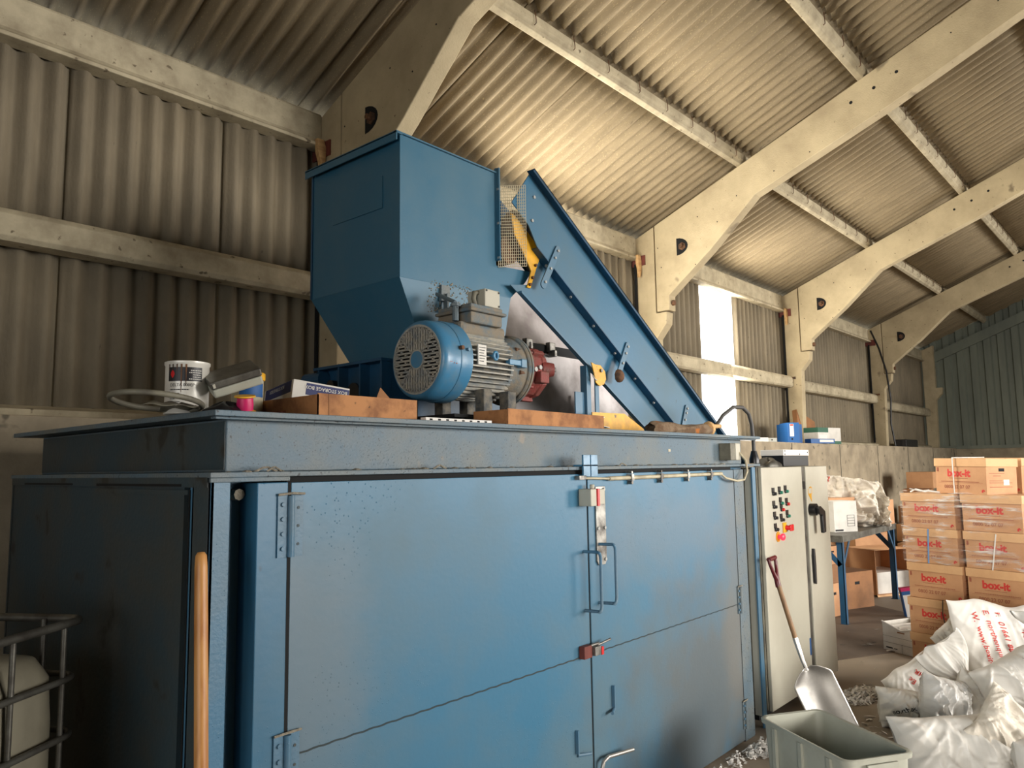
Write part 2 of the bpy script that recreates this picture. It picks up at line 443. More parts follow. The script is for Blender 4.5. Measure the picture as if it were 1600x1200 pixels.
# opposite wall, with the roller-door openings, and the near gable
b = MB()
def wall_with_holes(b, x0, x1, y0, y1, z1, holes):
    xs = x0
    for a, c, h in holes:
        b.box(xs, a, y0, y1, 0, z1); b.box(a, c, y0, y1, h, z1); xs = c
    b.box(xs, x1, y0, y1, 0, z1)
wall_with_holes(b, BX0, BX1, BY0 - 0.1, BY0, rafter_top(BY0) + 0.15, [(3.6, 8.8, 4.1), (12.9, 17.1, 4.1)])
o = bb(b, 'wall_right', m_sheet_wall)
b = MB()
prof = [(BY0, 0), (BY1 + .3, 0), (BY1 + .3, EAVE), (RIDGE, rafter_top(RIDGE) + 0.2), (BY0, rafter_top(BY0) + 0.15)]
b.prism([(BY0, 0), (-5.5, 0), (-5.5, 3.5), (-2.5, 3.5), (-2.5, 0), (-1.5, 0), (-1.5, 3.5), (1.5, 3.5), (1.5, 0), (BY1 + .3, 0), (BY1 + .3, EAVE), (RIDGE, rafter_top(RIDGE) + 0.2), (BY0, rafter_top(BY0) + 0.15)], 'x', BX0 - 0.1, BX0)  # both doorways are added openings for the fill lamps
o = bb(b, 'wall_back', m_sheet_wall)
# far gable: concrete to sill height, box-profile cladding above
b = MB(); b.box(BX1 - 0.1, BX1 + 0.1, BY0, BY1 + 0.12, 0, 2.02)
o = bb(b, 'wall_end_sill', m_conc_dark)
b = MB()
def clad_h(y): return sheet_z(y) + 0.02
per = 0.30
n = int((BY1 - BY0) / per) + 1
pts = []
for i in range(n):
    y = BY1 + 0.12 - i * per
    for dy, dx in ((0, 0.0), (0.03, -0.045), (0.17, -0.045), (0.20, 0.0), (per - 0.001, 0.0)):
        pts.append((y - dy, BX1 - 0.02 + dx))
vs = []; fs = []
for y, x in pts:
    yy = max(y, BY0)
    vs += [(x, yy, 2.0), (x, yy, clad_h(yy))]
for i in range(len(pts) - 1):
    fs.append((2 * i, 2 * i + 1, 2 * i + 3, 2 * i + 2))
b.add(vs, fs)
o = bb(b, 'wall_end', m_clad)
b = MB()
dz = 0.22
b.prism([(BY1, clad_h(BY1) - 0.55), (BY1, clad_h(BY1) - 0.30), (RIDGE, clad_h(RIDGE) - 0.30), (RIDGE, clad_h(RIDGE) - 0.55)], 'x', BX1 - 0.14, BX1 - 0.07)
b.box(BX1 - 0.14, BX1 - 0.066, BY0, BY1 - .1, 1.98, 2.06); b.box(BX1 - 0.16, BX1 - 0.06, 4.98, BY1 + .08, 2.0, 4.6)
o = bb(b, 'trim_1', m_clad)

# roof: courses of corrugated sheet lapped over the purlins
SL = math.hypot(1, 0.4)
PUR = [3.6, 2.24, 0.88, -0.46]         # purlin lines up the slope
def roof_side(sgn):
    b = MB()
    ys = [5.25, 3.52, 2.16, 0.80, -0.54, RIDGE]
    for i in range(len(ys) - 1):
        ya, yb = ys[i], ys[i + 1] - (0.16 if i < len(ys) - 2 else 0)
        x = BX0
        while x < BX1:
            x1 = min(x + PITCH * 7, BX1)
            nu = int(round((x1 - x) / PITCH * 10))
            def fn(u, v, x=x, x1=x1, ya=ya, yb=yb):
                xx = x + (x1 + .03 - x) * u
                y = ya + (yb - ya) * v
                a = 0.036 * math.cos((xx - BX0) / PITCH * 2 * PI)
                lift = 0.032 * (1 - v) - 0.012 * u
                z = sheet_z(max(y, -99)) + (0.4 * 0 if y > RIDGE else 0) + 0.03 + a - lift + 0.02
                yy = y if sgn > 0 else 2 * RIDGE - y
                return Vector((xx, yy, z))
            b.grid(fn, nu, 2)
            x += PITCH * 7
    return bb(b, 'ceiling', m_sheet, smooth=60, solid=0.007)
roof_side(1)
o = roof_side(-1); o.name = 'ceiling_right'

# portal frames: column and rafter cast as two pieces bolted at the haunch
FX = [-5.88, -1.26, 3.36, 8.0, 12.6, 17.2]
TK = 0.15
col_prof = [(5.02, 0), (4.79, 0), (4.785, 2.05), (4.76, 3.23), (4.62, 3.40), (4.605, 3.545), (4.755, 3.545), (4.755, EAVE + 0.4 * 0.265), (5.02, EAVE)]
YR = RIDGE
raf_prof = [(4.742, 3.56), (4.57, 3.56), (4.565, 3.74), (4.33, 3.93), (4.0, 4.19), (3.43, 4.71), (1.98, 5.27), (0.81, 5.78),
            (YR, rafter_top(YR) - 0.30), (YR, rafter_top(YR)), (4.742, rafter_top(4.742))]
holes = [(2.35, 5.42), (2.12, 5.50), (1.90, 5.59), (-0.1, 6.4)]
specks = [(4.70, 4.35), (4.15, 4.62), (3.9, 4.50), (3.65, 4.75), (3.2, 4.92), (2.8, 5.02), (4.2, 4.05), (4.85, 3.0), (4.92, 2.7), (4.66, 4.1), (1.4, 5.8), (1.0, 5.95)]
def frame(x, mirror=False):
    f = lambda p: [((2 * RIDGE - y) if mirror else y, z) for y, z in p]
    root = bpy.data.objects.new('portal_frame', None); COL.objects.link(root)
    root.rotation_euler.z = TH; struct(root)
    b = MB(); b.prism(f(col_prof), 'x', x, x + TK); b.build('column', m_conc, root, bevel=0.008)
    b = MB(); b.prism(f(raf_prof), 'x', x, x + TK); b.build('rafter', m_conc, root, bevel=0.008)
    if mirror: return
    b = MB()
    for y, z in holes:
        b.cyl((x - 0.002, y, z), (x + 0.02, y, z), 0.017, n=12)
    for y, z in specks:
        b.cyl((x - 0.0015, y, z), (x + 0.02, y, z), 0.007, n=8)
    b.build('bolt_hole', m_gap, root)
    b = MB()                                     # D-shaped pocket with the splice bolt in it
    cy, cz = 4.44, 4.31
    pts = [(cy, cz - 0.105), (cy, cz + 0.105)] + [(cy - 0.15 * math.sin(t), cz + 0.105 * math.cos(t)) for t in [PI * k / 10 for k in range(1, 10)]]
    b.prism(pts, 'x', x - 0.003, x + 0.03)
    b.build('bolt_pocket', m_gap, root)
    b = MB()
    b.cyl((x - 0.012, cy - 0.075, cz - 0.005), (x + 0.02, cy - 0.075, cz - 0.005), 0.05, n=6)
    b.cyl((x - 0.05, cy - 0.075, cz - 0.005), (x + 0.02, cy - 0.075, cz - 0.005), 0.022, n=12)
    b.build('splice_bolt', m_rust, root)
    b = MB(); b.cyl((x + 0.075, 4.535, 3.655), (x + 0.075, 4.57, 3.655), 0.035, n=6)
    b.build('haunch_bolt', m_rust, root)
    b = MB(); b.box(x - 0.012, x, 4.88, 5.12, 4.175, 4.30)
    b.build('cleat', m_rustplate, root)
    b = MB(); b.box(x - 0.03, x, 4.86, 5.06, 3.10, 3.135)
    b.build('rail_cleat', m_rust, root)
for x in FX: frame(x)
for x in FX: frame(x, True)
b = MB(); b.prism(col_prof, 'x', 21.55, 21.7)
bb(b, 'trim_2', m_conc)

# purlins, eave beams and sheeting rails, one to each bay
spans = [(FX[i] + TK, FX[i + 1]) for i in range(len(FX) - 1)] + [(FX[-1] + TK, BX1 - 0.1)]
def purlin(x0, x1, y, hooks):
    z = rafter_top(y) - 0.005
    b = MB()
    sec = [(-0.022, 0), (0.022, 0.0), (0.04, 0.02), (0.04, 0.098), (-0.05, 0.105), (-0.05, 0.035), (-0.028, 0.022)]
    k = 0.4
    sec = [(y + dy, z + dz - k * dy) for dy, dz in sec]
    b.prism(sec, 'x', x0 - 0.07, x1 + 0.07)
    o = bb(b, 'purlin', m_purlin, bevel=0.006)
    if hooks:
        n = 9
        for i in range(n):
            x = x0 + (x1 - x0) * (i + 0.6) / n
            b = MB()
            b.tube([(x, y - 0.048, z + 0.035), (x, y - 0.066, z + 0.045), (x, y - 0.066, z + 0.075), (x - .01, y - 0.062, z + 0.15)], 0.004, n=6)
            b.build('hook_bolt', m_rust, o)
for i, (x0, x1) in enumerate(spans):
    for j, y in enumerate(PUR):
        purlin(x0, x1, y, 1 <= i <= 4 and j <= 2)
        b = MB()
    for y in (-1.54, -2.88, -4.24, -5.6):
        b = MB(); z = rafter_top(y); b.box(x0 - .07, x1 + .07, y - 0.05, y + 0.05, z, z + 0.13)
        bb(b, 'purlin', m_purlin)
    # eave beam: tall face with a small lip along its bottom edge
    b = MB()
    b.prism([(4.99, 4.30), (4.96, 4.28), (4.96, 4.255), (5.10, 4.255), (5.10, EAVE + 0.02), (5.02, EAVE + 0.02), (5.01, EAVE), (5.01, 4.33)], 'x', x0, x1)
    bb(b, 'eave_beam', m_purlin, bevel=0.006)
    b = MB()
    zc = (3.125, 3.125, 3.12, 3.06, 3.03, 2.93, 2.93)[i]
    b.prism([(4.90, zc - 0.075), (4.93, zc - 0.10), (5.07, zc - 0.10), (5.07, zc + 0.10), (4.97, zc + 0.10), (4.93, zc + 0.085), (4.90, zc + 0.05)], 'x', x0, x1)
    bb(b, 'sheeting_rail', m_purlin, bevel=0.006)
    b = MB(); b.prism([(4.94, 2.0), (5.07, 2.0), (5.07, 2.10), (4.94, 2.07)], 'x', x0, x1)
    bb(b, 'sill_rail', m_purlin)
# thin vertical dark strips beside the columns
b = MB()
for x in FX[1:]: b.box(x - 0.03, x - 0.012, 5.0, 5.03, 2.1, 4.2)
bb(b, 'trim_3', m_gap)
b = MB()
for x in FX[2:5]:
    b.prism([(x - 0.05, 4.02), (x - 0.02, 4.1), (x - 0.005, 4.22), (x - 0.03, 4.30), (x - 0.09, 4.30), (x - 0.085, 4.2), (x - 0.06, 4.12)], 'y', 4.93, 4.97)
bb(b, 'trim_4', m_pallet)

# a black cable hangs down the fourth column, loose cables on the sill
def barn_thing(name, label, cat, loc, rz=0, group=None):
    return thing(name, label, cat, barn(*loc), (0, 0, rz + TH), group)
t = barn_thing('power_cable', 'black cable sagging down the shaded fourth concrete column to the sill', 'cable', (17.15, 4.9, 2.0))
b = MB(); b.tube([(0, 0.05, 2.5), (-0.02, -0.1, 2.1), (-0.03, -0.22, 1.6), (-0.03, -0.27, 1.0), (-0.03, -0.24, 0.5), (-0.03, -0.3, 0.02)], 0.018)
b.build('cable_run', m_black, t, smooth=60)
# ================================================================== THE DUST ENCLOSURE
E = thing('machine_enclosure', 'large blue steel cabinet with double doors carrying the shredder on its lid', 'machine enclosure', (1.11, 2.13, 0))
W = dict(world=True)
XL, XR, YF, YB, ZT = 1.11, 4.95, 2.13, 3.89, 1.675
b = MB()                                           # side, back and inner walls
b.box(XL + 0.004, XL + 0.02, 2.30, YB, 0.0, ZT - 0.022)
b.box(XR - 0.02, XR - 0.004, 2.30, YB, 0.0, ZT - 0.022)
b.box(XL, XR, YB, YB + 0.015, 0, ZT)
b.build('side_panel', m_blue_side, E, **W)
b = MB(); b.box(XL + 0.03, XR - 0.03, YF + 0.16, YF + 0.17, 0, ZT - 0.01); b.box(XL + 0.022, XR - 0.022, 2.29, YB - 0.02, ZT - 0.02, ZT - 0.01)
b.build('inner_wall', m_dark, E, **W)
def post(x0, x1, first):                           # H-section corner posts
    b = MB()
    b.box(x0, x1, YF + 0.10, YF + 0.112, 0, ZT)    # web
    if first:
        b.box(x0, x0 + 0.062, YF, YF + 0.012, 0, ZT)
        b.box(x0, x0 + 0.012, YF, YF + 0.125, 0, ZT)
    else:
        b.box(x1 - 0.05, x1, YF, YF + 0.012, 0, ZT)
    return b.build('corner_post', m_blue, E, bevel=0.002, **W)
post(XL, 1.262, True); post(4.745, XR, False)
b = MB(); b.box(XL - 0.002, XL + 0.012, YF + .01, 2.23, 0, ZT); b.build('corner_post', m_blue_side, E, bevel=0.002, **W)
b = MB(); b.box(1.258, 1.366, YF - 0.004, YF + 0.11, 0, ZT - 0.012)
b.build('door_jamb', m_blue_door, E, bevel=0.003, **W)
b = MB(); b.box(4.612, 4.75, YF - 0.004, YF + 0.11, 0, ZT - 0.012)
b.build('door_jamb', m_blue_dirty, E, bevel=0.003, **W)
# ledge round the top, plenum box above, and the lid plate
b = MB()
b.prism([(XL - 0.006, YF - 0.008), (5.02, YF - 0.008), (5.02, 2.66), (4.7, 2.66), (4.7, 3.45), (5.02, 3.45), (5.02, YB + .02), (XL - 0.006, YB + 0.02)], 'z', ZT + 0.006, ZT + 0.022)
b.box(XL - 0.006, 1.37, YF - 0.008, YF, ZT - 0.008, ZT + 0.006)
b.build('ledge', m_blue_dirty, E, bevel=0.002, **W)
b = MB(); b.box(XL - 0.006, XL + 0.01, 2.14, YB, ZT - 0.022, ZT + 0.008)
b.box(XL - 0.004, XL + 0.004, 2.262, 2.97, ZT - 0.045, ZT - 0.030)
b.build('ledge_angle', m_blue_side, E, **W)
b = MB(); b.box(1.37, 4.6, YF + 0.012, YF + 0.02, ZT - 0.03, ZT + 0.006)
b.box(XL - 0.0075, XL - 0.003, 2.30, 2.95, ZT - 0.020, ZT - 0.012); b.box(XL - 0.0075, XL - 0.003, 3.18, 3.72, ZT - 0.019, ZT - 0.012)
b.box(XL - 0.003, XL + 0.006, 2.250, 2.256, 0, ZT - 0.03)
b.build('shadow_gap', m_gap, E, **W)
b = MB(); b.box(1.2, 4.93, 2.215, 2.66, ZT + 0.022, 1.862); b.box(1.2, 4.44, 2.66, 3.46, ZT + 0.022, 1.862); b.box(1.2, 4.93, 3.46, YB - 0.06, ZT + 0.022, 1.862)
b.build('plenum', m_blue_dirty, E, bevel=0.004, **W)
b = MB(); b.box(1.2 - 0.003, 1.21, 2.22, YB - 0.07, ZT + 0.03, 1.855)
b.build('plenum_end_panel', m_blue_side, E, **W)
b = MB(); b.prism([(1.125, 2.145), (5.10, 2.145), (5.10, 2.66), (4.44, 2.66), (4.44, 3.45), (5.10, 3.45), (5.10, 3.98), (1.125, 3.98)], 'z', 1.866, 1.884)
b.box(1.14, 5.08, 2.17, 2.20, 1.858, 1.867)
b.build('lid_plate', m_blue_dirty, E, bevel=0.002, **W)
b = MB()
rnd = random.Random(3)
for i in range(46):                                # dust and lint lying on the ledge
    x = rnd.uniform(1.15, 4.6); y = rnd.uniform(YF, 2.2)
    s = rnd.uniform(0.006, 0.022)
    b.lathe([(s, 0), (s * .8, s * .2), (s * .3, s * .38)], (x, y, ZT + 0.021), n=7)
for i in range(7):
    x = rnd.choice([1.30, 1.33, 2.05, 2.75, 3.25, 3.35, 3.95]); y = YF + 0.02
    s = rnd.uniform(.02, .04)
    b.tube([(x - s, y, ZT + .022), (x - s * .3, y, ZT + .034), (x + s * .3, y + .01, ZT + .036), (x + s, y, ZT + .023)], .0035, n=6)
o = b.build('settled_dust', m_dustgrey, E, **W); o['kind'] = 'stuff'
# doors
DZ0, DZ1, XM = 0.0, ZT - 0.014, 2.996
def door(x0, x1, name='door'):
    b = MB(); b.box(x0, x1, YF - 0.003, YF + 0.012, DZ0 + 0.01, DZ1)
    return b.build(name, m_leaf, E, bevel=0.0015, **W)
dl = door(1.378, XM - 0.007); dr = door(XM + 0.007, 4.602)
b = MB(); b.box(1.366, 1.378, YF - 0.002, YF + .05, 0, DZ1); b.box(XM - 0.007, XM + 0.007, YF + .002, YF + .05, 0, DZ1); b.box(4.602, 4.612, YF - .002, YF + .05, 0, DZ1)
b.build('shadow_gap', m_gap, E, **W)
def weld(par, x0, x1):
    b = MB(); n = int((x1 - x0) / 0.02)
    pts = [(x0 + (x1 - x0) * i / n, YF - 0.0035, 0.826 + 0.0015 * math.sin(i * 1.7)) for i in range(n + 1)]
    b.tube(pts, 0.0032, n=6)
    b.build('weld_seam', m_blue_side, par, **W)
weld(dl, 1.39, XM - 0.02); weld(dr, XM + .05, 4.59)
def hinge(par, x, z, h=0.19, small=False):
    b = MB()
    w = 0.045 if not small else 0.03
    b.box(x - w, x - 0.006, YF - 0.010, YF - 0.003, z - h / 2, z + h / 2)
    b.box(x + 0.006, x + w, YF - 0.010, YF - 0.003, z - h / 2, z + h / 2)
    b.cyl((x, YF - 0.014, z - h / 2), (x, YF - 0.014, z + h / 2), 0.011, n=12)
    o = b.build('hinge', m_blue_dirty if small else m_blue, par, smooth=40, **W)
    for dz in (-0.36, -0.12, 0.12, 0.36):
        b = MB(); b.cyl((x - w * .62, YF - 0.016, z + dz * h), (x - w * .62, YF - 0.010, z + dz * h), 0.007, n=8); b.build('hinge_screw', m_blue, o, **W)
    for dz in (-0.3, 0, 0.3):
        b = MB(); b.cyl((x + w * .62, YF - 0.0112, z + dz * h), (x + w * .62, YF - 0.010, z + dz * h), 0.005, n=8); b.build('hinge_screw', m_blue_side, o, **W)
    b = MB(); b.tube([(x - w, YF - 0.012, z + h / 2 + .004), (x, YF - 0.02, z + h / 2 + .008), (x + w * 1.1, YF - 0.012, z + h / 2 + 0.005)], 0.004, n=6)
    b.build('dust_rim', m_dustgrey, o, **W)
hinge(dl, 1.372, 1.525); hinge(dl, 1.372, 0.80)
hinge(dr, 4.607, 0.85, 0.16, True); hinge(dr, 4.607, 0.16, 0.16, True)
def bow_handle(par, x, z0, z1, off, xb):
    """round bar pull bent out from the door"""
    b = MB(); y = YF - off; r = 0.05
    pts = [(x, YF - 0.003, z1)]
    for k in range(7):
        a = k / 6 * PI / 2
        pts.append((x + (xb - x) * (1 - math.cos(a)) * 1.0, y + (off - 0.02) * (1 - math.sin(a)) * 0 , z1))
    pts = [(x, YF - 0.003, z1), (x + (xb - x) * .35, y + off * .55, z1), (x + (xb - x) * .75, y + off * .12, z1)]
    for k in range(5):
        a = k / 4 * PI / 2
        pts.append((xb - 0.02 + 0.02 * math.sin(a), y, z1 - 0.03 + 0.03 * math.cos(a)))
    for k in range(5):
        a = k / 4 * PI / 2
        pts.append((xb - 0.02 + 0.02 * math.cos(a), y, z0 + 0.03 - 0.03 * math.sin(a)))
    pts += [(x + (xb - x) * .75, y + off * .12, z0), (x + (xb - x) * .35, y + off * .55, z0), (x, YF - 0.003, z0)]
    b.tube(pts, 0.0075, n=10)
    return b.build('pull_handle', m_blue, par, smooth=60, **W)
bow_handle(dl, 2.955, 1.03, 1.300, 0.085, 2.975)
bow_handle(dr, 3.07, 1.05, 1.325, 0.085, 3.10)
b = MB(); b.prism([(3.055, 1.60), (3.135, 1.60), (3.135, 1.245), (3.122, 1.225), (3.068, 1.225), (3.055, 1.245)], 'y', YF - 0.012, YF - 0.003)
lp = b.build('latch_plate', m_steel, dr, bevel=0.0015, **W)
for x, z in ((3.122, 1.585), (3.067, 1.40), (3.122, 1.40), (3.122, 1.25)):
    b = MB(); b.cyl((x, YF - 0.018, z), (x, YF - 0.012, z), 0.008, n=8); b.build('latch_plate_screw', m_bolt, lp, **W)
# interlock switch on the left door, its bracket and the two guide plates above
b = MB(); b.box(2.925, 2.972, YF - 0.075, YF - 0.003, 1.512, 1.592); sw = b.build('interlock_switch', m_cream, dl, bevel=0.004, **W)
b = MB(); b.box(2.974, 2.990, YF - 0.080, YF - 0.01, 1.512, 1.592); b.build('switch_label', m_red, sw, **W)
b = MB(); b.box(2.991, 3.035, YF - 0.078, YF - 0.004, 1.518, 1.590); b.cyl((2.985, YF - .04, 1.592), (2.985, YF - .04, 1.612), .012, n=10)
b.build('switch_cover', m_cream, sw, bevel=0.003, **W)
for x in (2.935, 2.997):
    b = MB(); b.box(x, x + 0.054, YF - 0.030, YF - 0.020, 1.650, 1.752); b.box(x, x + .054, YF - .03, YF + .03, 1.698, 1.706)
    b.build('guide_plate', m_motor_blue, E, bevel=0.001, **W)
b = MB(); b.box(2.90, 2.955, YF - 0.03, YF - 0.003, 1.636, 1.654); b.build('switch_bracket', m_steel, dl, **W)
# conduit across the right door
cd = MB(); cd.cyl((3.16, YF - 0.02, 1.636), (4.40, YF - 0.02, 1.640), 0.0105, n=12)
o = cd.build('conduit', m_pvc, dr, smooth=50, **W)
for x in (3.36, 3.66, 3.96, 4.25):
    b = MB(); b.box(x - 0.012, x + 0.012, YF - 0.034, YF - 0.003, 1.622, 1.654); b.cyl((x, YF - .03, 1.612), (x, YF - .003, 1.612), .009, n=8); b.cyl((x, YF - .03, 1.664), (x, YF - .003, 1.664), .007, n=8); b.build('conduit_clip', m_steel, o, **W)
b = MB(); b.tube([(2.95, YF - .02, 1.642), (3.03, YF - 0.02, 1.640), (3.16, YF - 0.02, 1.636)], 0.006)
b.tube([(4.39, YF - 0.02, 1.640), (4.44, YF - 0.03, 1.612), (4.55, YF - 0.05, 1.592), (4.66, YF - 0.05, 1.598), (4.735, YF - 0.04, 1.65), (4.74, YF - 0.03, 1.72), (4.72, YF + 0.0, 1.77), (4.67, YF + 0.05, 1.79)], 0.007)
b.build('cable', m_pvc, o, smooth=60, **W)
# centre latch and ground bolts
b = MB(); b.box(2.900, 2.962, YF - 0.035, YF - 0.003, 0.822, 0.878); lt = b.build('latch_keeper', m_rustplate, dl, bevel=0.003, **W)
b = MB(); b.box(2.965, 3.012, YF - 0.05, YF - 0.004, 0.828, 0.868); b.cyl((3.01, YF - .03, .868), (3.09, YF - .05, .885), .006, n=8); b.cyl((2.955, YF - .03, .875), (3.02, YF - .03, .875), .007, n=8)
la = b.build('latch', m_steel, dr, bevel=0.002, **W)
b = MB(); b.box(3.013, 3.030, YF - 0.052, YF - 0.02, 0.826, 0.862); b.build('latch_tag', m_red, la, **W)
for par, x, z in ((dl, 2.86, 0.42), (dr, 3.16, 0.55)):
    b = MB(); b.box(x - .004, x + .004, YF - 0.02, YF - 0.003, z, z + 0.10)
    b.cyl((x + 0.01, YF - .006, z - .01), (x + 0.07 if par is dl else x - .05, YF - .035, z - .012), 0.008, n=8)
    b.build('ground_bolt_lug', m_blue, par, **W)
b = MB(); b.tube([(3.02, YF - .03, 0.13), (3.02, YF - .03, .31), (3.03, YF - .034, .345), (3.06, YF - .04, .358), (3.24, YF - .06, .345)], 0.0095, n=8)
b.build('ground_bolt', m_alu, dr, smooth=60, **W)
b = MB(); b.cyl((1.232, YF + .055, 1.628), (1.232, YF + .098, 1.628), 0.018, n=8); b.build('post_bolt', m_dustgrey, E, **W)
# junction box on the plenum front
b = MB(); b.box(4.60, 4.665, 2.135, 2.215, 1.722, 1.832); jb = b.build('junction_box', m_cream_dark, E, bevel=0.004, **W)
b = MB(); b.box(4.667, 4.735, 2.13, 2.215, 1.722, 1.832); b.build('junction_box_lid', m_cream, jb, bevel=0.006, **W)
b = MB(); b.box(3.94, 3.965, 2.2125, 2.2135, 1.775, 1.79); b.build('paint_chip', m_pvc, E, **W)

# ================================================================== HOPPER + SHREDDER HOUSING
ZL = 1.884
Hh = thing('feed_hopper', 'tall blue sheet-steel hopper tapering down behind the electric motor', 'hopper', (2.41, 2.8, ZL))
T = 0.006
b = MB()
hx0, hx1, hy0, hy1, hz0, hz1 = 2.405, 3.115, 2.80, 3.545, 2.64, 3.372
# front plate (polygon in xz) with the step under the mesh guard
b.prism([(hx0, hz0), (hx0, hz1), (hx1, hz1 + 0.008), (hx1, 2.835), (3.43, 2.855), (3.37, 2.78), (3.235, 2.665)], 'y', hy0, hy0 + T)
b.build('front_plate', m_hopper, Hh, bevel=0.001, **W)
b = MB(); b.prism([(hx0 + .001, hz0), (3.235, 2.665), (3.19, 2.30), (2.64, 2.22)], 'y', hy0, hy0 + T); 
# lower front leans in slightly
vs = []
b.v = [(x, y + (2.655 - z) * 0.10, z) for x, y, z in b.v]
b.build('lower_front_plate', m_hopper, Hh, **W)
b = MB()
b.box(hx0 - 0.001, hx0 + T, hy0 + 0.002, hy1, hz0, hz1 - 0.002)
b.build('side_plate', m_hopper, Hh, bevel=0.001, **W)
b = MB(); b.box(hx0 - 0.006, hx0, 2.93, 3.35, 3.02, 3.19); b.build('cover_strip', m_hopper, Hh, bevel=0.001, **W)
b = MB()
b.add([(hx0, hy0, hz0), (hx0, hy1, hz0), (2.64, 3.43, 2.22), (2.64, hy0 + .045, 2.22)], [(0, 1, 2, 3)])
b.build('funnel_side', m_hopper, Hh, solid=0.005, **W)
b = MB()
b.box(hx0, hx1, hy1 - T, hy1, hz0, hz1); b.box(hx1 - T, hx1, hy0 + T, hy1, hz0, hz1)
b.add([(hx0, hy1, hz0), (3.235, hy1, hz0), (3.19, 3.43, 2.22), (2.64, 3.43, 2.22)], [(0, 1, 2, 3)])
b.add([(3.235, hy0 + .01, 2.66), (3.235, hy1, 2.66), (3.19, 3.43, 2.22), (3.19, hy0 + .04, 2.22)], [(0, 1, 2, 3)])
b.build('back_plate', m_hopper, Hh, **W)
b = MB()                                           # turned-out rim
b.box(hx0 - 0.035, hx0 + T, hy0 - 0.012, hy1 + 0.03, hz1 - 0.004, hz1 + 0.008)
b.box(hx0 - 0.035, hx0 - 0.028, hy0 - 0.012, hy1 + 0.03, hz1 - 0.040, hz1 + 0.004)
b.box(hx0 - 0.035, hx1, hy0 - 0.014, hy0 + T, hz1 + 0.0, hz1 + 0.008)
b.box(hx0, hx1, hy1 - T, hy1 + 0.03, hz1 - 0.004, hz1 + 0.008)
b.build('rim', m_hopper, Hh, bevel=0.001, **W)
b = MB(); b.box(hx1 - 0.004, hx1 + 0.03, hy0 - 0.012, hy0 + 0.004, 2.86, hz1 + 0.03)
b.box(hx1, hx1 + 0.008, hy0 - 0.03, hy0, 2.86, hz1 + 0.03)
b.build('edge_angle', m_hopper, Hh, **W)
b = MB(); b.box(hx0 - 0.006, hx0 + 0.03, hy1 - 0.008, hy1 + 0.006, hz0, hz1); b.build('edge_angle', m_blue_dark, Hh, **W)
# weld-spatter roughened patch lug above the motor
b = MB(); b.box(2.675, 2.735, hy0 - 0.014, hy0 + .005, 2.56, 2.645); b.box(2.70, 2.712, hy0 - 0.03, hy0, 2.50, 2.60); b.build('mounting_lug', m_blue_dirty, Hh, **W)
b = MB()
rnd = random.Random(7)
for i in range(240):
    a = rnd.random(); x = 2.60 + 0.34 * rnd.random(); z = 2.47 + 0.20 * rnd.random()
    z = z if z > 2.47 + abs(x - 2.72) * .2 else z + .05
    y = hy0 + max(0, (2.655 - z)) * 0.10 - 0.001
    r = rnd.uniform(.002, .0055)
    b.lathe([(r, 0), (r * .75, -r * .5), (r * .2, -r * .75)], (x, y, z), (0, 1, 0), n=6)
o = b.build('weld_spatter', m_dustgrey, Hh, **W); o['kind'] = 'stuff'
# shredder housing under the funnel with stiffening ribs
b = MB(); b.box(2.46, 3.30, 2.93, 3.50, ZL, 2.245)
sh = b.build('shredder_housing', m_blue_dark, Hh, **W)
b = MB()
for y in (2.93, 3.10, 3.28, 3.46): b.box(2.40, 2.462, y, y + 0.012, ZL, 2.25)
b.box(2.39, 2.462, 2.92, 3.50, 2.236, 2.25); b.box(2.39, 2.46, 2.92, 3.5, ZL, ZL + .012)
b.box(2.43, 2.47, 3.50, 3.62, ZL, 2.20); b.cyl((2.42, 3.44, 2.19), (2.42, 3.60, 2.19), 0.04, n=14)
b.build('housing_rib', m_blue_dark, sh, **W)
b = MB(); b.cyl((2.44, 3.36, 2.14), (2.40, 3.36, 2.14), .035, n=12); b.cyl((2.44, 3.20, 2.10), (2.43, 3.20, 2.10), .05, n=14); b.build('bearing', m_black, sh, **W)

# mesh guard between hopper and conveyor
G = thing('mesh_guard', 'square welded wire mesh panel filling the gap between hopper and conveyor', 'mesh guard', (3.13, 2.79, 2.83))
b = MB()
g0, g1 = Vector((3.125, 2.79, 0)), Vector((3.222, 2.665, 0)); gz0, gz1 = 2.825, 3.30
NX, NZ = 14, 27
for i in range(NX + 1):
    p = g0 + (g1 - g0) * (i / NX); b.cyl((p.x, p.y, gz0), (p.x, p.y, gz1), 0.0017, n=5)
for i in range(NZ + 1):
    z = gz0 + (gz1 - gz0) * i / NZ; b.cyl((g0.x, g0.y, z), (g1.x, g1.y, z), 0.0017, n=5)
b.build('wire_mesh', m_mesh, G, **W)
for z in (2.87, 3.07, 3.27):
    b = MB(); b.box(3.113, 3.13, 2.772, 2.79, z, z + .012); b.build('clip', m_bolt, G, **W)

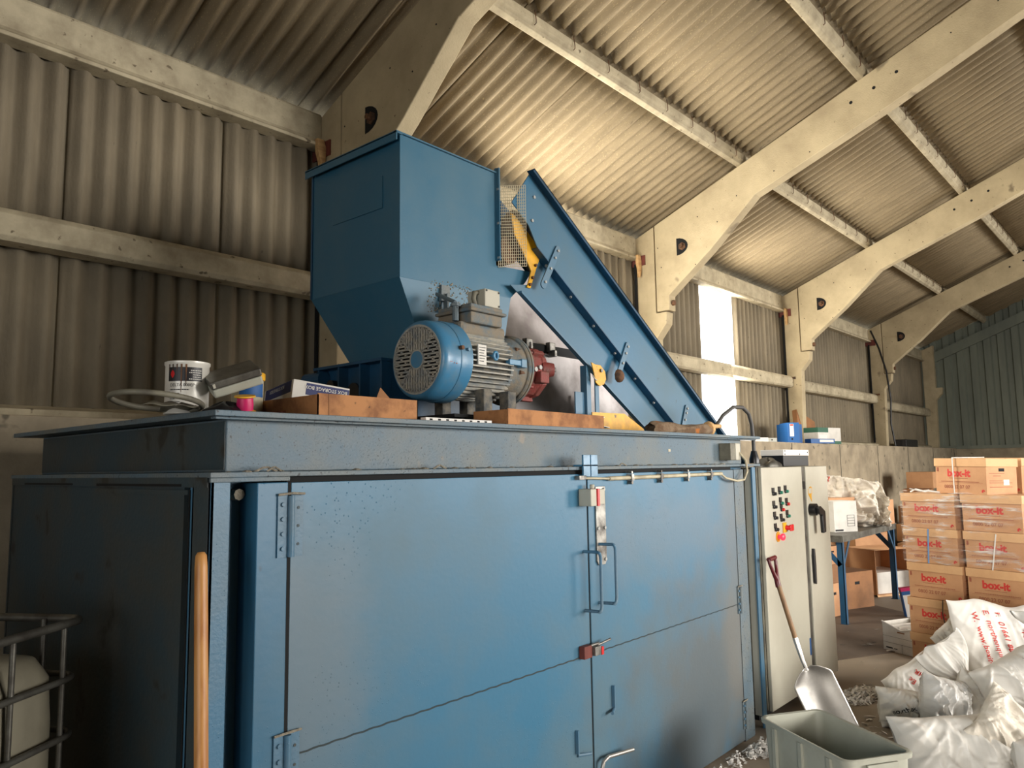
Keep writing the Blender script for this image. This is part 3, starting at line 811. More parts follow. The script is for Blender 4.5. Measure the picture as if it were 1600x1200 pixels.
# ================================================================== ELECTRIC MOTOR
Mo = thing('electric_motor', 'dusty blue electric motor with round grille and finned grey body', 'electric motor', (2.33, 2.6, ZL))
cx, cy, cz = 2.335, 2.6, 2.20
ax = (1, 0, 0)
b = MB(); b.lathe([(0.160, 0.0), (0.172, 0.003), (0.182, 0.014), (0.187, 0.035), (0.190, 0.10), (0.186, 0.118)], (cx, cy, cz), ax, n=56, caps=False)
b.lathe([(0.160, 0.0), (0.160, 0.02)], (cx, cy, cz), ax, n=56, caps=False)
b.build('fan_cowl', m_motor_blue, Mo, smooth=35, **W)
b = MB(); b.lathe([(0.165, 0.10), (0.192, 0.104), (0.195, 0.112), (0.195, 0.175), (0.188, 0.18), (0.14, 0.18)], (cx, cy, cz), ax, n=56, caps=False)
b.build('cowl_collar', m_motor_blue, Mo, smooth=35, **W)
b = MB(); b.lathe([(0.17, 0.022), (0.0, 0.023)], (cx, cy, cz), ax, n=40, caps=False); b.build('fan_recess', m_dark, Mo, **W)
b = MB()                                           # grille: bars and cross links in four sectors round the boss
def gbar(y0, z0, y1, z1, w=0.0042):
    d = Vector((0, y1 - y0, z1 - z0)); L = d.length
    if L < 1e-4: return
    d /= L; nn_ = Vector((0, -d.z, d.y)) * w
    p0 = Vector((cx - 0.001, cy + y0, cz + z0)); p1 = Vector((cx - 0.001, cy + y1, cz + z1))
    q = Vector((0.010, 0, 0))
    b.add([p0 - nn_, p1 - nn_, p1 + nn_, p0 + nn_, p0 - nn_ + q, p1 - nn_ + q, p1 + nn_ + q, p0 + nn_ + q],
          [(0, 1, 2, 3), (4, 7, 6, 5), (0, 4, 5, 1), (3, 2, 6, 7), (1, 5, 6, 2), (0, 3, 7, 4)])
RG = 0.154; PB = 0.0175
for s in range(4):
    def q(a, c, s=s):                              # a along the sector, c outward
        for _ in range(s): a, c = -c, a
        return a, c
    for i in range(-6, 7):
        a = i * PB
        lo = max(0.046 ** 2 - a * a, 0) ** .5
        lo = max(lo, abs(a) + 0.004); hi = max(RG ** 2 - a * a, 0) ** .5
        if hi > lo: gbar(*q(a, lo), *q(a, hi))
    for kk_, c_ in enumerate((0.078, 0.108, 0.136)):
        for m_ in range(-7, 7):
            if (m_ + kk_) % 2: continue
            a0, a1 = m_ * PB, (m_ + 1) * PB
            if max(abs(a0), abs(a1)) > min(c_, (RG ** 2 - c_ ** 2) ** .5): continue
            gbar(*q(a0, c_), *q(a1, c_), .0042)
    gbar(*q(0.032, 0.032), *q(0.107, 0.107), .005)
b.lathe([(0.040, -0.001), (0.049, -0.001), (0.049, 0.01)], (cx, cy, cz), ax, n=32, caps=False)
b.lathe([(0.150, -0.001), (0.163, -0.001), (0.163, 0.01), (0.150, .01), (0.150, -0.001)], (cx, cy, cz), ax, n=56, caps=False)
b.build('fan_grille', m_grille, Mo, **W)
b = MB(); b.lathe([(0.0, 0.0005), (0.041, 0.0), (0.041, .012)], (cx, cy, cz), ax, n=32, caps=False); b.build('grille_boss', m_motor_blue, Mo, **W)
X1 = 2.83
b = MB(); b.cyl((cx + 0.17, cy, cz), (X1, cy, cz), 0.138, n=48)
body = b.build('motor_body', m_fin, Mo, smooth=40, **W)
b = MB()
for k in range(44):
    a = k / 44 * 2 * PI
    if 60 < math.degrees(a) < 122: continue
    M4 = Matrix.Translation((0, cy, cz)) @ Matrix.Rotation(a, 4, 'X')
    b.box(cx + 0.175, X1 - .01, 0.13, 0.176, -0.0036, 0.0036, M4)
b.build('cooling_fins', m_grille, body, **W)
b = MB()
b.lathe([(0.14, 0), (0.155, 0.005), (0.155, 0.06), (0.165, 0.075), (0.17, 0.10), (0.17, 0.13)], (X1 - .01, cy, cz), ax, n=48)
b.build('end_shield', m_motor_dust, Mo, smooth=35, **W)
b = MB(); b.lathe([(0.16, 0), (0.178, 0.004), (0.184, 0.012), (0.184, 0.018), (0.176, .021), (.176, .025), (0.184, 0.028), (0.184, 0.040), (0.176, 0.046), (0.16, 0.048)], (X1 + .10, cy, cz), ax, n=56); b.build('flange_ring', m_motor_dust, Mo, smooth=35, **W)
b = MB(); b.box(cx + .19, X1 + .02, cy - 0.10, cy + 0.10, cz + 0.125, cz + 0.20); b.build('dust_saddle', m_motor_dust, Mo, bevel=0.02, **W)
b = MB()
b.box(2.565, 2.79, cy - 0.13, cy + 0.10, cz + 0.19, cz + 0.245); b.box(2.55, 2.81, cy - 0.145, cy + 0.11, cz + 0.245, cz + 0.262); b.box(2.565, 2.795, cy - 0.13, cy + 0.10, cz + 0.262, cz + 0.285)
tb = b.build('terminal_box', m_motor_dust, Mo, bevel=0.008, **W)
b = MB(); b.box(2.675, 2.785, cy - 0.12, cy + 0.0, cz + 0.286, cz + 0.375); cbx = b.build('isolator_box', m_cream, tb, bevel=0.005, **W)
b = MB(); b.tube([(2.66, cy - .07, cz + .29), (2.645, cy - .07, cz + .325), (2.652, cy - .07, cz + .355), (2.68, cy - .07, cz + .36)], .013); b.build('cable', m_cream_dark, cbx, smooth=60, **W)
b = MB()
for x, z in ((2.685, .365), (2.775, .365), (2.775, .296)): b.cyl((x, cy - .124, cz + z), (x, cy - .119, cz + z), .005, n=8)
b.build('screw', m_black, cbx, **W)
b = MB(); b.cyl((2.53, cy - .06, cz + .20), (2.53, cy - .06, cz + .29), .016, n=10); b.cyl((2.53, cy - .06, cz + .27), (2.53, cy - .06, cz + .283), .026, n=6); b.cyl((2.53, cy - .06, cz + .29), (2.56, cy + .10, cz + .36), .010, n=8)
b.build('cable_gland', m_blue_dirty, Mo, **W)
b = MB()                                           # lifting eye on the camera side
b.tube([(2.665 + 0.014 * math.cos(t), cy - 0.195, cz + .03 + 0.018 * math.sin(t)) for t in [2 * PI * k / 16 for k in range(16)]], .007, closed=True)
b.cyl((2.665, cy - .12, cz + .03), (2.665, cy - .19, cz + .03), .010, n=8)
b.build('lifting_eye', m_motor_blue, Mo, smooth=50, **W)
b = MB(); b.box(2.555, 2.61, cy - 0.185, cy - 0.178, cz - 0.02, cz + 0.075); np_ = b.build('nameplate', m_white, Mo, **W)
b = MB()
for i in range(6):
    b.box(2.561, 2.604 - .006 * (i % 3), cy - .1856, cy - .185, cz + .060 - i * .013, cz + .0635 - i * .013)
b.build('nameplate_print', m_dark_ink, np_, **W)
b = MB(); b.box(2.78, 2.90, cy - 0.185, cy - 0.155, cz + .0, cz + .028); b.box(2.865, 2.905, cy - .19, cy - .155, cz - .007, cz + .035); b.build('drain_arm', m_motor_blue, Mo, bevel=.003, **W)
b = MB(); b.cyl((cx + .10, cy - .186, cz + .045), (cx + .10, cy - .204, cz + .045), .010, n=8); b.build('cowl_bolt', m_rust, Mo, **W)
b = MB(); b.cyl((cx + .14, cy - .190, cz + .04), (cx + .14, cy - .205, cz + .04), .008, n=8); b.build('cowl_bolt', m_motor_blue, Mo, **W)
for a in range(0, 360, 45):
    y = cy + .158 * math.cos(R(a + 10)); z = cz + .158 * math.sin(R(a + 10))
    b = MB(); b.cyl((X1 + .055, y, z), (X1 + .11, y, z), .012, n=6); b.build('flange_bolt', m_rust, Mo, **W)
for x in (cx + .30, X1 - .02):
    for s in (-1, 1):
        b = MB(); b.box(x - .03, x + .03, cy + s * .14 - .03, cy + s * .14 + .03, ZL + .055, cz - .13); b.build('foot', m_fin, Mo, bevel=.005, **W)
b = MB(); b.box(2.36, 3.25, cy - .22, cy + .20, ZL + .04, ZL + .055); b.build('base_plate', m_dark, Mo, **W)
for y in (cy - .19, cy + .11):
    b = MB(); b.box(2.45, 3.1, y, y + .02, ZL, ZL + .04); b.build('base_rail', m_blue_dirty, Mo, **W)
text_part('cowl_mark', '~10', 0.03, m_brown_ink, Mo, frame_M((cx + .035, cy - 0.187, cz - .03), (1, 0, 0), (0, .15, 1)), bold=.001, world=True)

# red gearbox on the motor's drive end
GX = X1 + .15
Ge = thing('gearbox', 'rough red oxide cast gearbox bolted to the end of the electric motor', 'gearbox', (GX, 2.6, ZL))
b = MB(); b.lathe([(0.15, 0), (0.156, 0.003), (0.156, 0.018), (0.148, 0.021)], (GX, cy, cz), ax, n=48); b.build('adaptor_ring', m_fin, Ge, smooth=35, **W)
b = MB(); b.lathe([(0.14, 0.0), (0.15, 0.004), (0.15, 0.035), (0.140, 0.042), (0.140, 0.10), (0.146, 0.105), (0.143, .14), (0.12, 0.17), (0.06, 0.19), (0.055, .20)], (GX + .021, cy, cz), ax, n=12)
gb = b.build('gear_case', m_red_cast, Ge, smooth=25, bevel=.004, **W)
for a in range(0, 360, 60):
    M4 = Matrix.Translation((0, cy, cz)) @ Matrix.Rotation(R(a + 20), 4, 'X')
    b = MB(); b.box(GX + .06, GX + .15, .11, .158, -.012, .012, M4); b.build('case_rib', m_red_cast, gb, bevel=.004, **W)
b = MB(); b.box(GX + .05, GX + .12, cy - .178, cy - .13, cz - .07, cz - .01); b.build('case_pad', m_red_cast, gb, bevel=.005, **W)
b = MB(); b.cyl((GX + .19, cy - .05, cz + .0), (GX + .26, cy - .06, cz + .0), .028, .022, n=12); b.build('output_nub', m_red_cast, gb, bevel=.003, **W)
b = MB(); b.cyl((GX + .14, cy - .11, cz + .01), (GX + .19, cy - .15, cz + .01), .045, .035, n=14); b.build('output_boss', m_red_cast, gb, smooth=30, **W)
for a in range(0, 360, 36):
    y = cy + .152 * math.cos(R(a)); z = cz + .152 * math.sin(R(a))
    b = MB(); b.cyl((GX + .02, y, z), (GX + .045, y, z), .009, n=6); b.build('case_bolt', m_red_cast, gb, **W)
for x, y, z in ((GX + .035, -.150, .0), (GX + .085, -.140, .015)):
    b = MB(); b.cyl((x, cy + y + .03, cz + z), (x, cy + y - .010, cz + z), .012, n=12); b.build('plug', m_bolt, gb, smooth=40, **W)
b = MB(); b.cyl((GX + .19, cy - .15, cz + .01), (GX + .20, cy - .158, cz + .01), .013, n=12); b.build('plug', m_bolt, gb, smooth=40, **W)
b = MB(); b.cyl((GX + .13, cy - .05, cz + .13), (GX + .13, cy - .05, cz + .165), .010, n=8); b.build('breather', m_steel, gb, **W)

# ================================================================== CONVEYOR
Cv = thing('incline_conveyor', 'long blue steel conveyor trough sloping from the hopper top down behind the lid', 'conveyor', (5.6, 2.75, 0.0))
p_top, p_bot = Vector((3.316, 3.408)), Vector((5.47, 2.046))
d = (p_bot - p_top).normalized(); nn = Vector((d.y, -d.x)) * 1.0      # d along, nn perpendicular pointing down-left
if nn.y > 0: nn = -nn
LEN = (p_bot - p_top).length
LX = LEN + 2.68
def cp(s, t): v = p_top + d * s + nn * t; return (v.x, v.y)
WD = 0.26
YC = 2.76
YU = 2.705                                         # upper trough stands proud of the lower side plate
def cprism(b, pts, y0, y1): b.prism([cp(*p) for p in pts], 'y', y0, y1)
TJ = 0.335
b = MB(); b.prism([(3.316, 3.408), (3.151, 3.191), (3.295, 3.091), cp(0.28, TJ), cp(LX, TJ), cp(LX, 0.0)], 'y', YU, YU + .006); b.build('upper_side_plate', m_blue_door, Cv, **W)
b = MB(); cprism(b, [(-.02, 0.0), (LX, 0.0), (LX, 0.006), (-.02, 0.006)], YU - 0.05, YU + .006)
cprism(b, [(-.02, 0.0), (LX, 0.0), (LX, 0.022), (-.02, 0.022)], YU - .05, YU - .045)
b.build('top_flange', m_blue_dark, Cv, **W)
b = MB(); cprism(b, [(0.28, TJ), (LX, TJ), (LX, TJ + .006), (0.28, TJ + .006)], YU - .004, YC + .004); b.build('joint_flange', m_blue_dark, Cv, **W)
def low(x, up=0.0): return (x, 2.73 - 0.564 * (x - 3.19) + up)
XE = 7.55
b = MB(); b.prism([(3.43, 2.985), (3.37, 2.76), (3.19, 2.73), low(XE), cp(LX, TJ + .01)], 'y', YC, YC + .006)
b.build('lower_side_plate', m_blue_door, Cv, **W)
b = MB(); b.prism([low(3.26), low(XE), low(XE, .012), low(3.26, .012)], 'y', YC - .025, YC); b.build('bottom_flange', m_blue, Cv, **W)
b = MB(); cprism(b, [(0.0, 0.0), (LX, 0.0), (LX, 0.22), (0.1, .22), (-.04, .12)], YC + WD, YC + WD + .006)
b.build('far_side_plate', m_blue_dark, Cv, **W)
b = MB(); cprism(b, [(0.1, 0.20), (LX, 0.20), (LX, 0.21), (0.1, 0.21)], YU + .006, YC + WD - .002); b.build('conveyor_belt', m_black, Cv, **W)
for i in range(12):
    s = 0.42 + i * 0.283
    x, z = cp(s, TJ + .006); x2, z2 = cp(s, TJ + .016)
    b = MB(); b.cyl((x, YC - .028, z), (x2, YC - .028, z2), 0.0085, n=8); b.build('bolt', m_bolt, Cv, **W)
for s, t in ((.10, .10), (.16, .235)):
    x, z = cp(s, t)
    b = MB(); b.cyl((x, YU - .008, z), (x, YU, z), .010, n=8); b.build('bolt', m_bolt, Cv, **W)
def strap(a, c, hs=(0.05, .25, .55, .92), dirty=False):
    a = Vector(a); c = Vector(c); u = (c - a).normalized(); w = Vector((-u.y, u.x)) * .024
    pts = []
    for k in range(7):
        t = PI * k / 6; pts.append(tuple(a - u * math.sin(t) * .02 + w * math.cos(t)))
    for k in range(7):
        t = PI * k / 6; pts.append(tuple(c + u * math.sin(t) * .02 - w * math.cos(t)))
    b = MB(); b.prism(pts, 'y', YU - .012, YU - .003)
    o = b.build('strap', m_blue, Cv, bevel=.001, **W)
    b = MB()
    for h in hs:
        p = a + (c - a) * h; b.cyl((p.x, YU - .021, p.y), (p.x, YU - .012, p.y), .008, n=8)
    b.build('strap_bolt', m_bolt, o, **W)
    if dirty:
        b = MB(); p = a + (c - a) * .93; b.lathe([(.045, 0), (.04, .02), (.02, .035), (.0, .04)], (p.x, YU - .01, p.y), (0, -1, 0), n=9); b.build('grease_lump', m_rust, o, smooth=60, **W)
strap((3.56, 3.00), (3.41, 2.755)); strap((4.31, 2.50), (4.17, 2.265), dirty=True); strap((5.1, 2.12), (5.02, 1.95))
# yellow drive guard at the head
b = MB(); b.prism([(3.19, 3.15), (3.245, 3.13), (3.47, 2.975), (3.41, 2.86), (3.355, 2.735), (3.325, 2.735), (3.365, 2.84), (3.30, 2.93), (3.22, 3.03)], 'y', YC - .012, YC - .004)
yg = b.build('head_guard', m_yellow, Cv, **W)
for x, z in ((3.42, 2.97), (3.445, 2.945), (3.40, 2.88), (3.37, 2.80), (3.345, 2.755)):
    b = MB(); b.cyl((x, YC - .026, z), (x, YC - .012, z), .009, n=8); b.build('guard_bolt', m_rust, yg, **W)
b = MB(); b.cyl((3.27, YC + .02, 3.12), (3.27, YC + .05, 3.12), .07, n=18); b.cyl((3.24, YC + .05, 2.95), (3.24, YC + .22, 2.95), .08, n=20)
b.build('head_drum', m_rust, Cv, smooth=50, **W)
b = MB(); b.box(3.13, 3.20, YC + .2, YC + .3, 3.06, 3.18); b.build('drive_motor', m_black, Cv, bevel=.01, **W)
b = MB(); b.box(3.20, 3.33, 2.95, 3.0, 2.80, 3.12); b.build('head_bracket', m_yellow, Cv, **W)

# support stand with the yellow quadrant plate, standing on the lid
St = thing('support_stand', 'blue steel stand with yellow quadrant plate under the conveyor', 'stand', (3.94, 2.75, ZL))
b = MB(); b.box(3.885, 3.93, 2.74, 2.79, ZL, 2.33); b.box(3.95, 3.99, 2.72, 2.73, ZL, 2.25); b.box(3.79, 3.90, 2.76, 2.77, 2.02, 2.16); b.box(3.79, 3.99, 2.72, 2.80, ZL, ZL + .012)
b.build('upright', m_blue, St, bevel=.002, **W)
b = MB(); b.prism([(3.885, 2.345), (3.93, 2.335), (3.985, 2.335), (4.035, 2.30), (4.045, 2.25), (4.02, 2.215), (3.97, 2.20), (3.93, 2.22), (3.905, 2.30)], 'y', 2.700, 2.708)
o = b.build('quadrant_plate', m_yellow, St, bevel=.002, **W)
b = MB(); b.cyl((3.985, 2.69, 2.30), (3.985, 2.70, 2.30), .012, n=10); b.tube([(3.94 + .05 * math.cos(t), 2.698, 2.285 + .05 * math.sin(t)) for t in [PI * 1.15 + k * .12 for k in range(9)]], .004, n=6)
b.build('pivot_bolt', m_steel, o, **W)

# bright galvanised sheet chute behind the motor, resting on the lid
Ch = thing('sheet_chute', 'dull bright galvanised sheet screen leaning behind motor and conveyor', 'metal screen', (4.6, 3.45, ZL))
b = MB()
b.add([(3.35, 3.50, 2.60), (5.3, 3.50, 2.60), (5.3, 3.70, 3.36), (3.35, 3.70, 3.36)], [(0, 1, 2, 3)]); b.build('upper_sheet', m_galv, Ch, solid=.003, **W)
b = MB(); b.box(3.35, 5.5, 3.46, 3.465, ZL, 2.53); b.build('lower_sheet', m_galv, Ch, **W)
b = MB(); b.box(3.35, 5.4, 3.46, 3.50, 2.535, 2.60); rr = b.build('rail', m_dark, Ch, **W)
for x in (4.13, 4.40, 4.9):
    b = MB(); b.box(x, x + .07, 3.43, 3.47, 2.55, 2.62); b.box(x + .02, x + .05, 3.40, 3.47, 2.51, 2.56); b.build('rail_clamp', m_steel, rr, bevel=.004, **W)
b = MB(); b.tube([(4.74, 3.42, 2.05), (4.74, 3.42, 2.15), (4.71, 3.42, 2.19), (4.72, 3.42, 2.24)], .012); b.build('hook', m_steel, Ch, smooth=60, **W)
b = MB(); b.prism([(3.80, ZL), (3.80, 2.025), (4.163, 2.03), (4.39, 1.94), (4.44, ZL)], 'y', 2.645, 2.651); o = b.build('yellow_skirt', m_yellow, Cv, **W)
# ================================================================== THINGS LYING ON THE LID
def small(name, label, cat, loc, rz=0, group=None, rot=None):
    return thing(name, label, cat, loc, rot or (0, 0, rz), group)
# label plane helper: facing the camera's side on a cylinder
t = small('paint_tin', 'tall white paint tin with black label band and dried brown drips', 'paint tin', (1.17, 2.42, ZL))
pr = 0.067
b = MB(); b.lathe([(pr - .004, 0), (pr + .002, 0.002), (pr + .002, 0.007), (pr, 0.010), (pr, 0.158), (pr + .003, .162), (pr + .003, .170), (pr - .002, .172), (pr - .006, .166), (pr - .02, .164), (0.0, .164)], (0, 0, 0), n=40, caps=False); b.lathe([(0, 0.001), (pr - .004, 0)], (0, 0, 0), n=40, caps=False)
b.build('tin_body', m_can, t, smooth=40)
def wrap(b, a0, a1, z0, z1, r):
    n = 16
    b.grid(lambda u, v: Vector((r * math.cos(a0 + (a1 - a0) * u), r * math.sin(a0 + (a1 - a0) * u), z0 + (z1 - z0) * v)), n, 1)
A0 = R(-90 - 28 - 52); A1 = R(-90 - 28 + 42)
b = MB(); wrap(b, A0, A1, 0.105, 0.150, pr + .0006); b.build('label_band', m_label_black, t)
def cyl_text(name, body, size, m, par, ang, z, r, bold=0.0):
    key_o = text_part(name, body, size, m, par, Matrix.Identity(4), bold=bold)
    for v in key_o.data.vertices:
        a = ang + v.co.x / r
        v.co = Vector((r * math.cos(a), r * math.sin(a), z + v.co.y))
    return key_o
cyl_text('tin_lettering', 'DELTA 000EP', 0.0135, m_dark_ink, t, A0 + .12, 0.088, pr + .0008)
cyl_text('tin_lettering', '3KG', 0.014, m_dark_ink, t, A1 - .62, 0.018, pr + .0008)
def print_lines(b, rows, r):
    rl = random.Random(8)
    for a0, wtot, z, h in rows:
        x = 0
        while x < wtot:
            w = rl.uniform(.002, .006); wrap(b, a0 + x / r, a0 + min(x + w, wtot) / r, z, z + h, r); x += w + .0012
b = MB(); print_lines(b, [(A0 + .12, .062, .076, .003), (A0 + .12, .032, .063, .0035), (A0 + .12, .066, .052, .0022), (A0 + .12, .018, .047, .0022), (A0 + .12, .036, .037, .0022)], pr + .0008); b.build('small_print', m_dark_ink, t)
b = MB(); print_lines(b, [(A1 - .55, .034, .138, .003), (A1 - .62, .040, .131, .0025), (A1 - .45, .026, .124, .0025), (A1 - .45, .026, .117, .0025), (A1 - .62, .040, .110, .003)], pr + .0009); b.build('band_print', m_white, t)
b = MB(); b.grid(lambda u, v: Vector(((pr + .001) * math.cos(A0 + .25 + (u - .5) * .22 * (1 - abs(2 * v - 1) ** 1.5)), (pr + .001) * math.sin(A0 + .25 + (u - .5) * .22 * (1 - abs(2 * v - 1) ** 1.5)), .114 + .028 * v)), 4, 8); b.build('band_emblem', m_red, t)
b = MB(); rnd = random.Random(2)
for k in range(5):
    a = A0 + 0.05 + k * .21; zz = 0.168 - rnd.choice([.03, .075, .1, .05, .085])
    b.grid(lambda u, v, a=a, zz=zz: Vector(((pr + .0012) * math.cos(a + (u - .5) * .07 * (1.3 - v)), (pr + .0012) * math.sin(a + (u - .5) * .07 * (1.3 - v)), .168 + (zz - .168) * v)), 3, 6)
b.build('dried_drip', m_rust, t)
t = small('plastic_tub', 'small cream tub with a yellowed screw lid behind the grey box', 'tub', (1.50, 2.62, ZL))
b = MB(); b.lathe([(0.052, 0), (0.056, 0.01), (0.058, 0.155), (0.05, .157)], (0, 0, 0), n=28); b.build('tub_body', m_pvc, t, smooth=40)
b = MB(); b.lathe([(0.062, .155), (0.064, .16), (0.064, .18), (0.060, .184)], (0, 0, 0), n=28); b.build('screw_lid', m_yellow, t, smooth=40)
b = MB(); wrap(b, R(-150), R(-50), .09, .142, .0585); b.build('tub_label', m_boxblue, t)
# grey enclosure box, tipped up, on top of a yellow reel
t = small('reel', 'yellow plastic reel with magenta centre under the tipped grey box', 'reel', (1.275, 2.24, ZL + .030), rot=(R(10), R(-8), 0))
t.scale = (.8, .8, .55)
b = MB(); b.lathe([(0.012, -.05), (0.04, -.05), (0.042, -.042), (0.03, -.036)], (0, 0, 0), n=24); b.lathe([(0.03, .036), (0.042, .042), (0.040, .05), (0.012, .05)], (0, 0, 0), n=24); b.build('flange', m_yellow, t, smooth=40)
b = MB(); b.lathe([(0.031, -.036), (0.033, 0), (0.031, .036)], (0, 0, 0), n=24); b.build('core', m_magenta, t, smooth=40)
t = small('grey_enclosure_box', 'grey plastic enclosure box tipped on its side over the yellow reel', 'electrical box', (1.29, 2.33, ZL + .095), rot=(R(22), R(-20), R(-22)))
b = MB(); b.box(-.08, .08, -.062, .062, 0, .030); b.build('box_base', m_tub, t, bevel=.006)
b = MB(); b.box(-.082, .082, -.064, .064, .030, .056); b.build('box_lid', m_cage, t, bevel=.005)
b = MB(); b.box(-.076, -.068, -.0655, -.063, .036, .05); b.build('corner_clip', m_cream, t)
# upturned clear bowl / hoop of plastic
t = small('plastic_hoop', 'pale grey plastic hoop draped over the lid corner beside the paint tin', 'plastic hoop', (1.04, 2.32, ZL))
b = MB(); b.tube([(0.13 * math.cos(a) - .01, 0.12 * math.sin(a), 0.012 + .018 * (1 + math.cos(a + 2.6))) for a in [2 * PI * k / 40 for k in range(40)]], .0085, n=10, closed=True); b.build('hoop', m_cream_dark, t, smooth=60)
b = MB(); b.grid(lambda u, v: Vector(((0.115 - .05 * v) * math.cos(-2.4 + 3.6 * u), (0.105 - .05 * v) * math.sin(-2.4 + 3.6 * u),   .012 + .014 * v + .003 * math.sin(u * 30))), 40, 4); b.build('film', m_cream_dark, t, smooth=60, solid=.001)
t = small('black_rag', 'crumpled black rag on the lid corner under the grey box', 'rag', (1.225, 2.27, ZL))
b = MB(); b.grid(lambda u, v: Vector((.07 * (1 + .15 * math.sin(9 * u * PI)) * math.cos(2 * PI * u) * math.sin(PI * v / 2 + .01), .05 * math.sin(2 * PI * u) * math.sin(PI * v / 2 + .01), .03 * math.cos(PI * v / 2) * (1 + .3 * math.sin(u * 22)))), 30, 8, closeu=True); b.build('cloth', m_black, t, smooth=60)
# white and navy glove box
t = small('storage_carton', 'white and navy blue carton tipped in the oily tray behind grey box', 'small box', (1.685, 2.62, ZL + .055), rot=(R(-3), R(7), R(-14)))
b = MB(); b.box(0, .24, 0, .36, 0, .125); b.build('carton', m_white, t, bevel=.002)
b = MB(); b.box(.055, .238, -.0012, 0, .070, .118); b.box(-.0012, 0, .02, .345, .075, .123); b.build('printed_band', m_navy, t)
text_part('box_lettering', 'BOX STORAGE BOX', 0.020, m_white, t, frame_M((.23, -.0022, .108), (-1, 0, 0), (0, 0, -1)), bold=.0002)
text_part('box_lettering', 'BOX STORAGE BOX', 0.020, m_white, t, frame_M((-.0022, .10, .112), (0, 1, 0), (0, 0, -1)), bold=.0002)
def tray(name, label, cat, loc, rz, lx, ly, h, m, lean=None):
    t = small(name, label, cat, loc, rz)
    b = MB(); th = .004
    b.box(-lx / 2, lx / 2, -ly / 2, ly / 2, 0, th); b.build('tray_bottom', m, t)
    b = MB(); b.box(-lx / 2, lx / 2, -ly / 2, -ly / 2 + th, th, h); b.box(-lx / 2, lx / 2, ly / 2 - th, ly / 2, th, h * .9); b.box(-lx / 2, -lx / 2 + th, -ly / 2, ly / 2, th, h * .95); b.box(lx / 2 - th, lx / 2, -ly / 2, ly / 2, th, h)
    b.build('tray_side', m, t)
    return t
t = tray('oily_cardboard_tray', 'oil-stained cardboard tray at the lid edge under the motor grille', 'cardboard tray', (1.80, 2.48, ZL), R(0), .47, .44, .086, m_card_oily)
b = MB(); x = 0; rl = random.Random(4)
while x < .12: w = rl.uniform(.003, .009); b.box(-.2365, -.2352, -.02 + x, -.02 + x + w, .028, .036); x += w + .002
b.build('small_print', m_brown_ink, t)
b = MB(); b.box(-.19, -.186, -.2215, -.2202, 0, .086); b.build('corner_seam', m_card_dark, t)
t = small('card_flap', 'torn cardboard flap standing up in the oily tray below motor grille', 'cardboard scrap', (1.93, 2.32, ZL + .008))
b = MB(); b.add([(-.05, 0, 0), (.06, 0, 0), (.055, .03, .07), (.0, .045, .13), (-.055, .02, .05)], [(0, 1, 2, 3, 4)]); b.build('flap', m_card_dark, t, solid=.004)
tray('flat_cardboard_tray', 'flat brown cardboard tray at the lid edge below the red gearbox', 'cardboard tray', (2.86, 2.28, ZL), R(2), .78, .20, .070, m_card_oily)
t = small('paper_bundle', 'bundle of torn white paper lying behind the flat tray by gearbox', 'paper', (3.42, 2.50, ZL), rz=.3)
b = MB(); rnd = random.Random(9)
for k in range(7):
    a = rnd.uniform(-.5, .5); M4 = Matrix.Translation((rnd.uniform(-.1, .1), rnd.uniform(-.06, .06), .004 + .012 * k)) @ Matrix.Rotation(a, 4, 'Z') @ Matrix.Rotation(rnd.uniform(-.12, .12), 4, 'X') @ Matrix.Rotation(rnd.uniform(-.15, .15), 4, 'Y')
    b.box(-.14, .14, -.10, .10, 0, .003, M4)
b.build('sheets', m_paper, t)
t = small('punched_strip', 'white punched metal strip lying on the lid edge below the motor', 'metal strip', (2.2, 2.20, ZL))
b = MB(); b.box(-.19, .19, -.015, .015, 0, .014); b.build('strip', m_paper, t)
b = MB()
for k in range(8): b.box(-.17 + k * .045, -.155 + k * .045, -.0156, -.015, .004, .010)
b.build('slot', m_gap, t)
t = small('roll_end_sack', 'rust-stained canvas roll lying on the right end of the lid', 'canvas roll', (4.25, 2.30, ZL))
b = MB(); n = 24
def fn(u, v):
    x = -.36 + .74 * v; r = .036 + .008 * math.sin(v * 9) + .004 * math.sin(u * 2 * PI * 5 + v * 12)
    r *= 1 - .35 * max(0, (v - .93) / .07) - .3 * max(0, (.04 - v) / .04)
    return Vector((x, r * 1.3 * math.cos(2 * PI * u), .036 + r * math.sin(2 * PI * u) - .004))
b.grid(fn, n, 30, closeu=True); b.build('roll', mat('canvas', C(126, 106, 84), .9, col2=C(96, 72, 50), scale=14, lo=.45, hi=.6, spots=(C(160, 96, 40), 9, .66)), t, smooth=60)
b = MB(); b.lathe([(.02, 0), (.045, .01), (.05, .03), (.035, .05), (.03, .06)], (.36, 0, .045), (1, 0, .1), n=14); b.cyl((.33, 0, .06), (.52, -.02, .068), .014, n=10); b.build('spout', m_pallet, t, smooth=50)

# grey conduit looping from the roll to the control cabinet
t = small('flexible_conduit', 'dark grey flexible conduit looping from the lid down to the cabinet', 'conduit', (5.28, 2.30, 1.70))
b = MB(); pts = []
P = [(-.55, 0, .24), (-.42, 0, .33), (-.25, 0, .395), (-.1, 0, .40), (.0, 0, .36), (.045, 0, .28), (.06, 0, .17), (.06, 0, .08)]
for i in range(len(P) - 1):
    for k in range(4): pts.append(tuple(P[i][j] + (P[i + 1][j] - P[i][j]) * k / 4 for j in range(3)))
pts.append(P[-1]); b.tube(pts, .0135, n=10); b.build('conduit_run', m_hose, t, smooth=60)
b = MB(); b.lathe([(.036, 0), (.036, .03), (.03, .05), (.02, .09)], (.06, 0, .0), n=12); b.build('gland', m_black, t, smooth=40)

